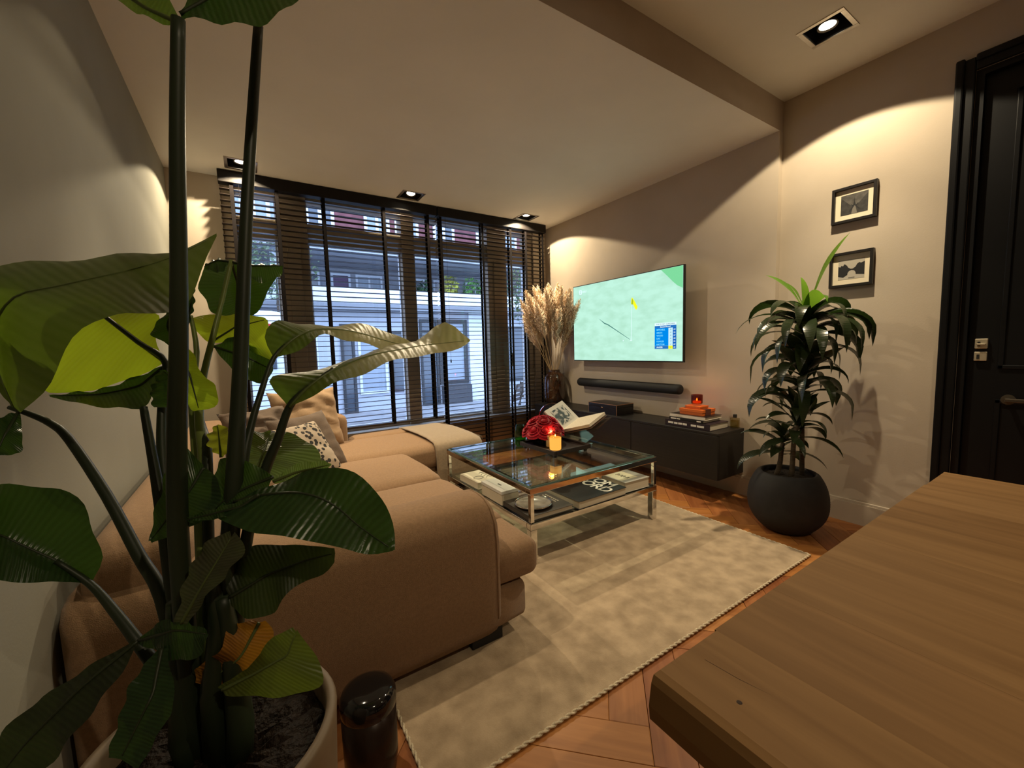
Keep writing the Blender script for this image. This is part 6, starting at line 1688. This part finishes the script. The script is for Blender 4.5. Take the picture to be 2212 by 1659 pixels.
def opening(name, x0, x1, z0, z1, glass, y=11.5, fw=0.07, mull=1, trans=None, frame=None):
    frame = frame or dark_fr
    b = MB()
    for (a0, a1, c0, c1) in ((x0, x0 + fw, z0, z1), (x1 - fw, x1, z0, z1), (x0 + fw, x1 - fw, z0, z0 + fw), (x0 + fw, x1 - fw, z1 - fw, z1)):
        b.box(a0, a1, y - 0.05, y + 0.02, c0, c1)
    for k in range(1, mull):
        xm = x0 + (x1 - x0) * k / mull
        b.box(xm - fw / 2, xm + fw / 2, y - 0.045, y + 0.02, z0 + fw, z1 - fw)
    if trans:
        b.box(x0 + fw, x1 - fw, y - 0.043, y + 0.02, trans - fw / 2, trans + fw / 2)
    f = b.build(name, frame, t)
    b = MB(); b.box(x0 + fw, x1 - fw, y - 0.012, y - 0.002, z0 + fw, z1 - fw); b.build('pane', glass, f)


white_fr = mat('white_window_frame', (0.60, 0.63, 0.68), 0.5)
opening('door', 4.22, 4.78, GZ + 0.06, 2.10, dim_glass, trans=1.75)
opening('window', 4.80, 5.75, 0.15, 2.10, lite_glass, fw=0.12)
opening('door', 2.05, 2.40, GZ + 0.06, 1.95, dim_glass)
opening('window', 2.48, 3.25, 0.05, 1.55, lite_glass, frame=white_fr)
opening('window', 3.35, 3.95, 0.05, 1.75, dim_glass)
opening('window', 0.2, 1.5, 0.2, 1.9, dim_glass, mull=2, frame=white_fr)
opening('door', -1.6, -0.6, GZ + 0.06, 2.0, dim_glass)
opening('window', 7.2, 8.6, 0.1, 1.9, dim_glass, mull=2)
opening('window', 9.6, 11.0, 0.1, 1.9, lite_glass, mull=2)
for (x0, x1, m_) in ((1.0, 1.9, dim_glass), (2.2, 2.75, mat('plum_door', (0.10, 0.05, 0.11), 0.5)), (2.9, 3.7, lite_glass), (4.4, 5.1, dim_glass), (5.4, 6.2, lite_glass), (6.6, 7.4, dim_glass), (-0.6, 0.3, lite_glass), (8.2, 9.4, dim_glass)):
    opening('window', x0, x1, 2.62, 3.55, m_, y=13.2, fw=0.06, mull=2 if x1 - x0 > 0.7 else 1, frame=white_fr)
for xx in (0.6, 3.98, 7.9):
    b = MB(); b.box(xx, xx + 0.22, 11.52, 11.74, 2.46, 3.70); b.build('loggia_pillar', band_m, t)
b = MB(); b.box(5.80, 7.05, 11.42, 11.5, GZ + 0.06, 2.30); b.build('wall_panel', band_m, t)
b = MB(); b.box(4.85, 5.75, 11.25, 11.5, GZ + 0.06, 0.12); b.build('step_wall', mat('dark_plinth', (0.06, 0.06, 0.065), 0.8), t)

t = thing('brick_row_houses', 'red brick houses with white windows rising behind the balconies', 'building', (3, 20, GZ))
b = MB(); b.box(-22, 32, 19.5, 21, GZ, 15); b.build('wall', mat('plum_brick', (0.16, 0.055, 0.06), 0.9, noise=0.25, nscale=2.5), t)
for fl, (z0, z1) in enumerate(((5.9, 7.7), (8.9, 10.6), (11.8, 13.4))):
    for k in range(16):
        x0 = -9 + k * 1.9 + (0.5 if k % 3 == 1 else 0)
        opening('window', x0, x0 + 1.15, z0, z1, lite_glass if (k + fl) % 3 else dim_glass, y=19.5, fw=0.14, mull=2, frame=white_fr)
    b = MB(); b.box(-22, 32, 19.3, 19.5, z0 - 0.75, z0 - 0.55); b.build('string_course', grey_m, t)


def bush(name, label, c, r, n, cols, cat='bush', trunk=None, pot=None, seed=0):
    rr = random.Random(seed)
    t = thing(name, label, cat, (c[0], c[1], c[2] - r[2] if not trunk else trunk), None)
    b = MB()
    for k in range(n):
        a, ph = rr.uniform(0, 2 * PI), math.acos(rr.uniform(-1, 1))
        q = rr.uniform(0.35, 1.0) ** 0.6
        d = Vector((math.cos(a) * math.sin(ph), math.sin(a) * math.sin(ph), math.cos(ph)))
        p = Vector((c[0] + d.x * r[0] * q, c[1] + d.y * r[1] * q, c[2] + d.z * r[2] * q))
        s = rr.uniform(0.03, 0.07)
        u = Vector((rr.uniform(-1, 1), rr.uniform(-1, 1), rr.uniform(-1, 1))).normalized()
        v = u.cross(d + Vector((0.1, 0.2, 0.3))).normalized()
        b.face([p - u * s, p - v * s * .5, p + u * s, p + v * s * .5])
    o = b.build('foliage', cols, t, fix=False)
    o['kind'] = 'stuff'
    b = MB(); zb_ = trunk if trunk is not None else c[2] - r[2] * 0.9
    b.tube([(c[0], c[1], zb_), (c[0] + 0.02, c[1], c[2])], 0.03 if trunk is None else 0.09, 0.012, seg=7); b.build('trunk', mat('bark', (0.07, 0.05, 0.035), 0.9), t)
    if pot:
        b = MB(); b.lathe([(0.0, 0.0), (0.16, 0.0), (0.21, 0.3), (0.19, 0.3), (0.0, 0.27)], (c[0], c[1], 2.46), seg=20); b.build('planter', grey_m, t)


bush('balcony_shrub', 'yellow-green shrub on the balcony across the street', (5.45, 11.95, 3.12), (0.32, 0.25, 0.42), 420, mat('yellow_foliage', (0.42, 0.44, 0.06), 0.7, noise=0.3, nscale=5), pot=True, seed=1)
bush('balcony_shrub', 'bright green shrub on the balcony, right of the yellow one', (6.25, 11.95, 3.10), (0.36, 0.25, 0.40), 420, mat('green_foliage', (0.13, 0.32, 0.07), 0.7, noise=0.3, nscale=5), pot=True, seed=2)
bush('balcony_shrub', 'small dark green shrub on the balcony behind the middle window post', (4.62, 11.95, 3.0), (0.26, 0.22, 0.32), 260, mat('dark_foliage', (0.035, 0.085, 0.03), 0.7, noise=0.3, nscale=5), pot=True, seed=3)
bush('street_tree', 'dark leafy tree seen through the right window pane', (6.7, 9.2, 2.75), (0.9, 0.8, 1.2), 1500, MATS['dark_foliage'], 'tree', trunk=GZ, seed=4)
bush('street_tree', 'grey-green tree seen through the left window pane behind the van', (0.6, 10.2, 3.1), (0.9, 0.6, 0.8), 1100, mat('grey_foliage', (0.09, 0.13, 0.07), 0.7, noise=0.3, nscale=5), 'tree', trunk=GZ, seed=5)

# parked van
t = thing('parked_van', 'white van with a red stripe parked across the street on the left', 'van', (-1.4, 8.9, GZ))
vm = mat('van_white', (0.55, 0.58, 0.63), 0.3, coat=0.4)
link_mesh('body', soft_box(-3.6, 0.66, 8.05, 9.75, GZ + 0.28, 1.98, r=0.22, n=8), vm, t)
b = MB(); b.box(-3.3, 0.42, 8.035, 8.06, 1.62, 1.72); b.build('stripe', mat('van_red', (0.40, 0.02, 0.02), 0.4), t)
b = MB(); b.box(-0.55, 0.40, 8.04, 8.06, 0.95, 1.52, bevel=0.008); b.build('side_window', dim_glass, t)
for wx in (-2.8, -0.15):
    b = MB(); b.lathe([(0.0, 0.0), (0.18, 0.0), (0.30, 0.02), (0.33, 0.06), (0.33, 0.18), (0.0, 0.18)], seg=24, M=Matrix.Translation((wx, 8.24, GZ + 0.335)) @ Matrix.Rotation(PI / 2, 4, 'X')); b.build('wheel', matte_black, t, smooth=True)
b = MB(); b.box(0.635, 0.66, 8.35, 9.45, 0.9, 1.55, bevel=0.01); b.build('windscreen', dim_glass, t)


def garden_chair(label, x, y, rz):
    t = thing('folding_chair', label, 'chair', (x, y, GZ), 'folding chairs on the pavement outside')
    M = Matrix.Translation((x, y, GZ)) @ Matrix.Rotation(rz, 4, 'Z')
    wm = mat('dark_teak', (0.045, 0.03, 0.02), 0.6)
    for s in (-0.2, 0.2):
        b = MB(); b.tube([M @ Vector(p) for p in ((s, 0.22, 0.0), (s, -0.02, 0.45), (s, -0.22, 1.02))], 0.014, seg=6); b.build('leg', wm, t)
        b = MB(); b.tube([M @ Vector(p) for p in ((s * 0.9, -0.22, 0.0), (s * 0.9, 0.20, 0.46))], 0.014, seg=6); b.build('leg', wm, t)
    for k in range(5):
        b = MB(); b.box(-0.19, 0.19, -0.16 + k * 0.08, -0.10 + k * 0.08, 0.45, 0.466, M=M); b.build('seat_slat', wm, t)
    for k in range(4):
        b = MB(); b.box(-0.2, 0.2, -0.10 - k * 0.028, -0.088 - k * 0.028, 0.68 + k * 0.09, 0.735 + k * 0.09, M=M); b.build('back_slat', wm, t)


garden_chair('dark slatted folding chair outside, left one in the right window pane', 4.22, 6.6, 0.6)
garden_chair('dark slatted folding chair outside, right one in the right window pane', 4.85, 6.9, -0.5)
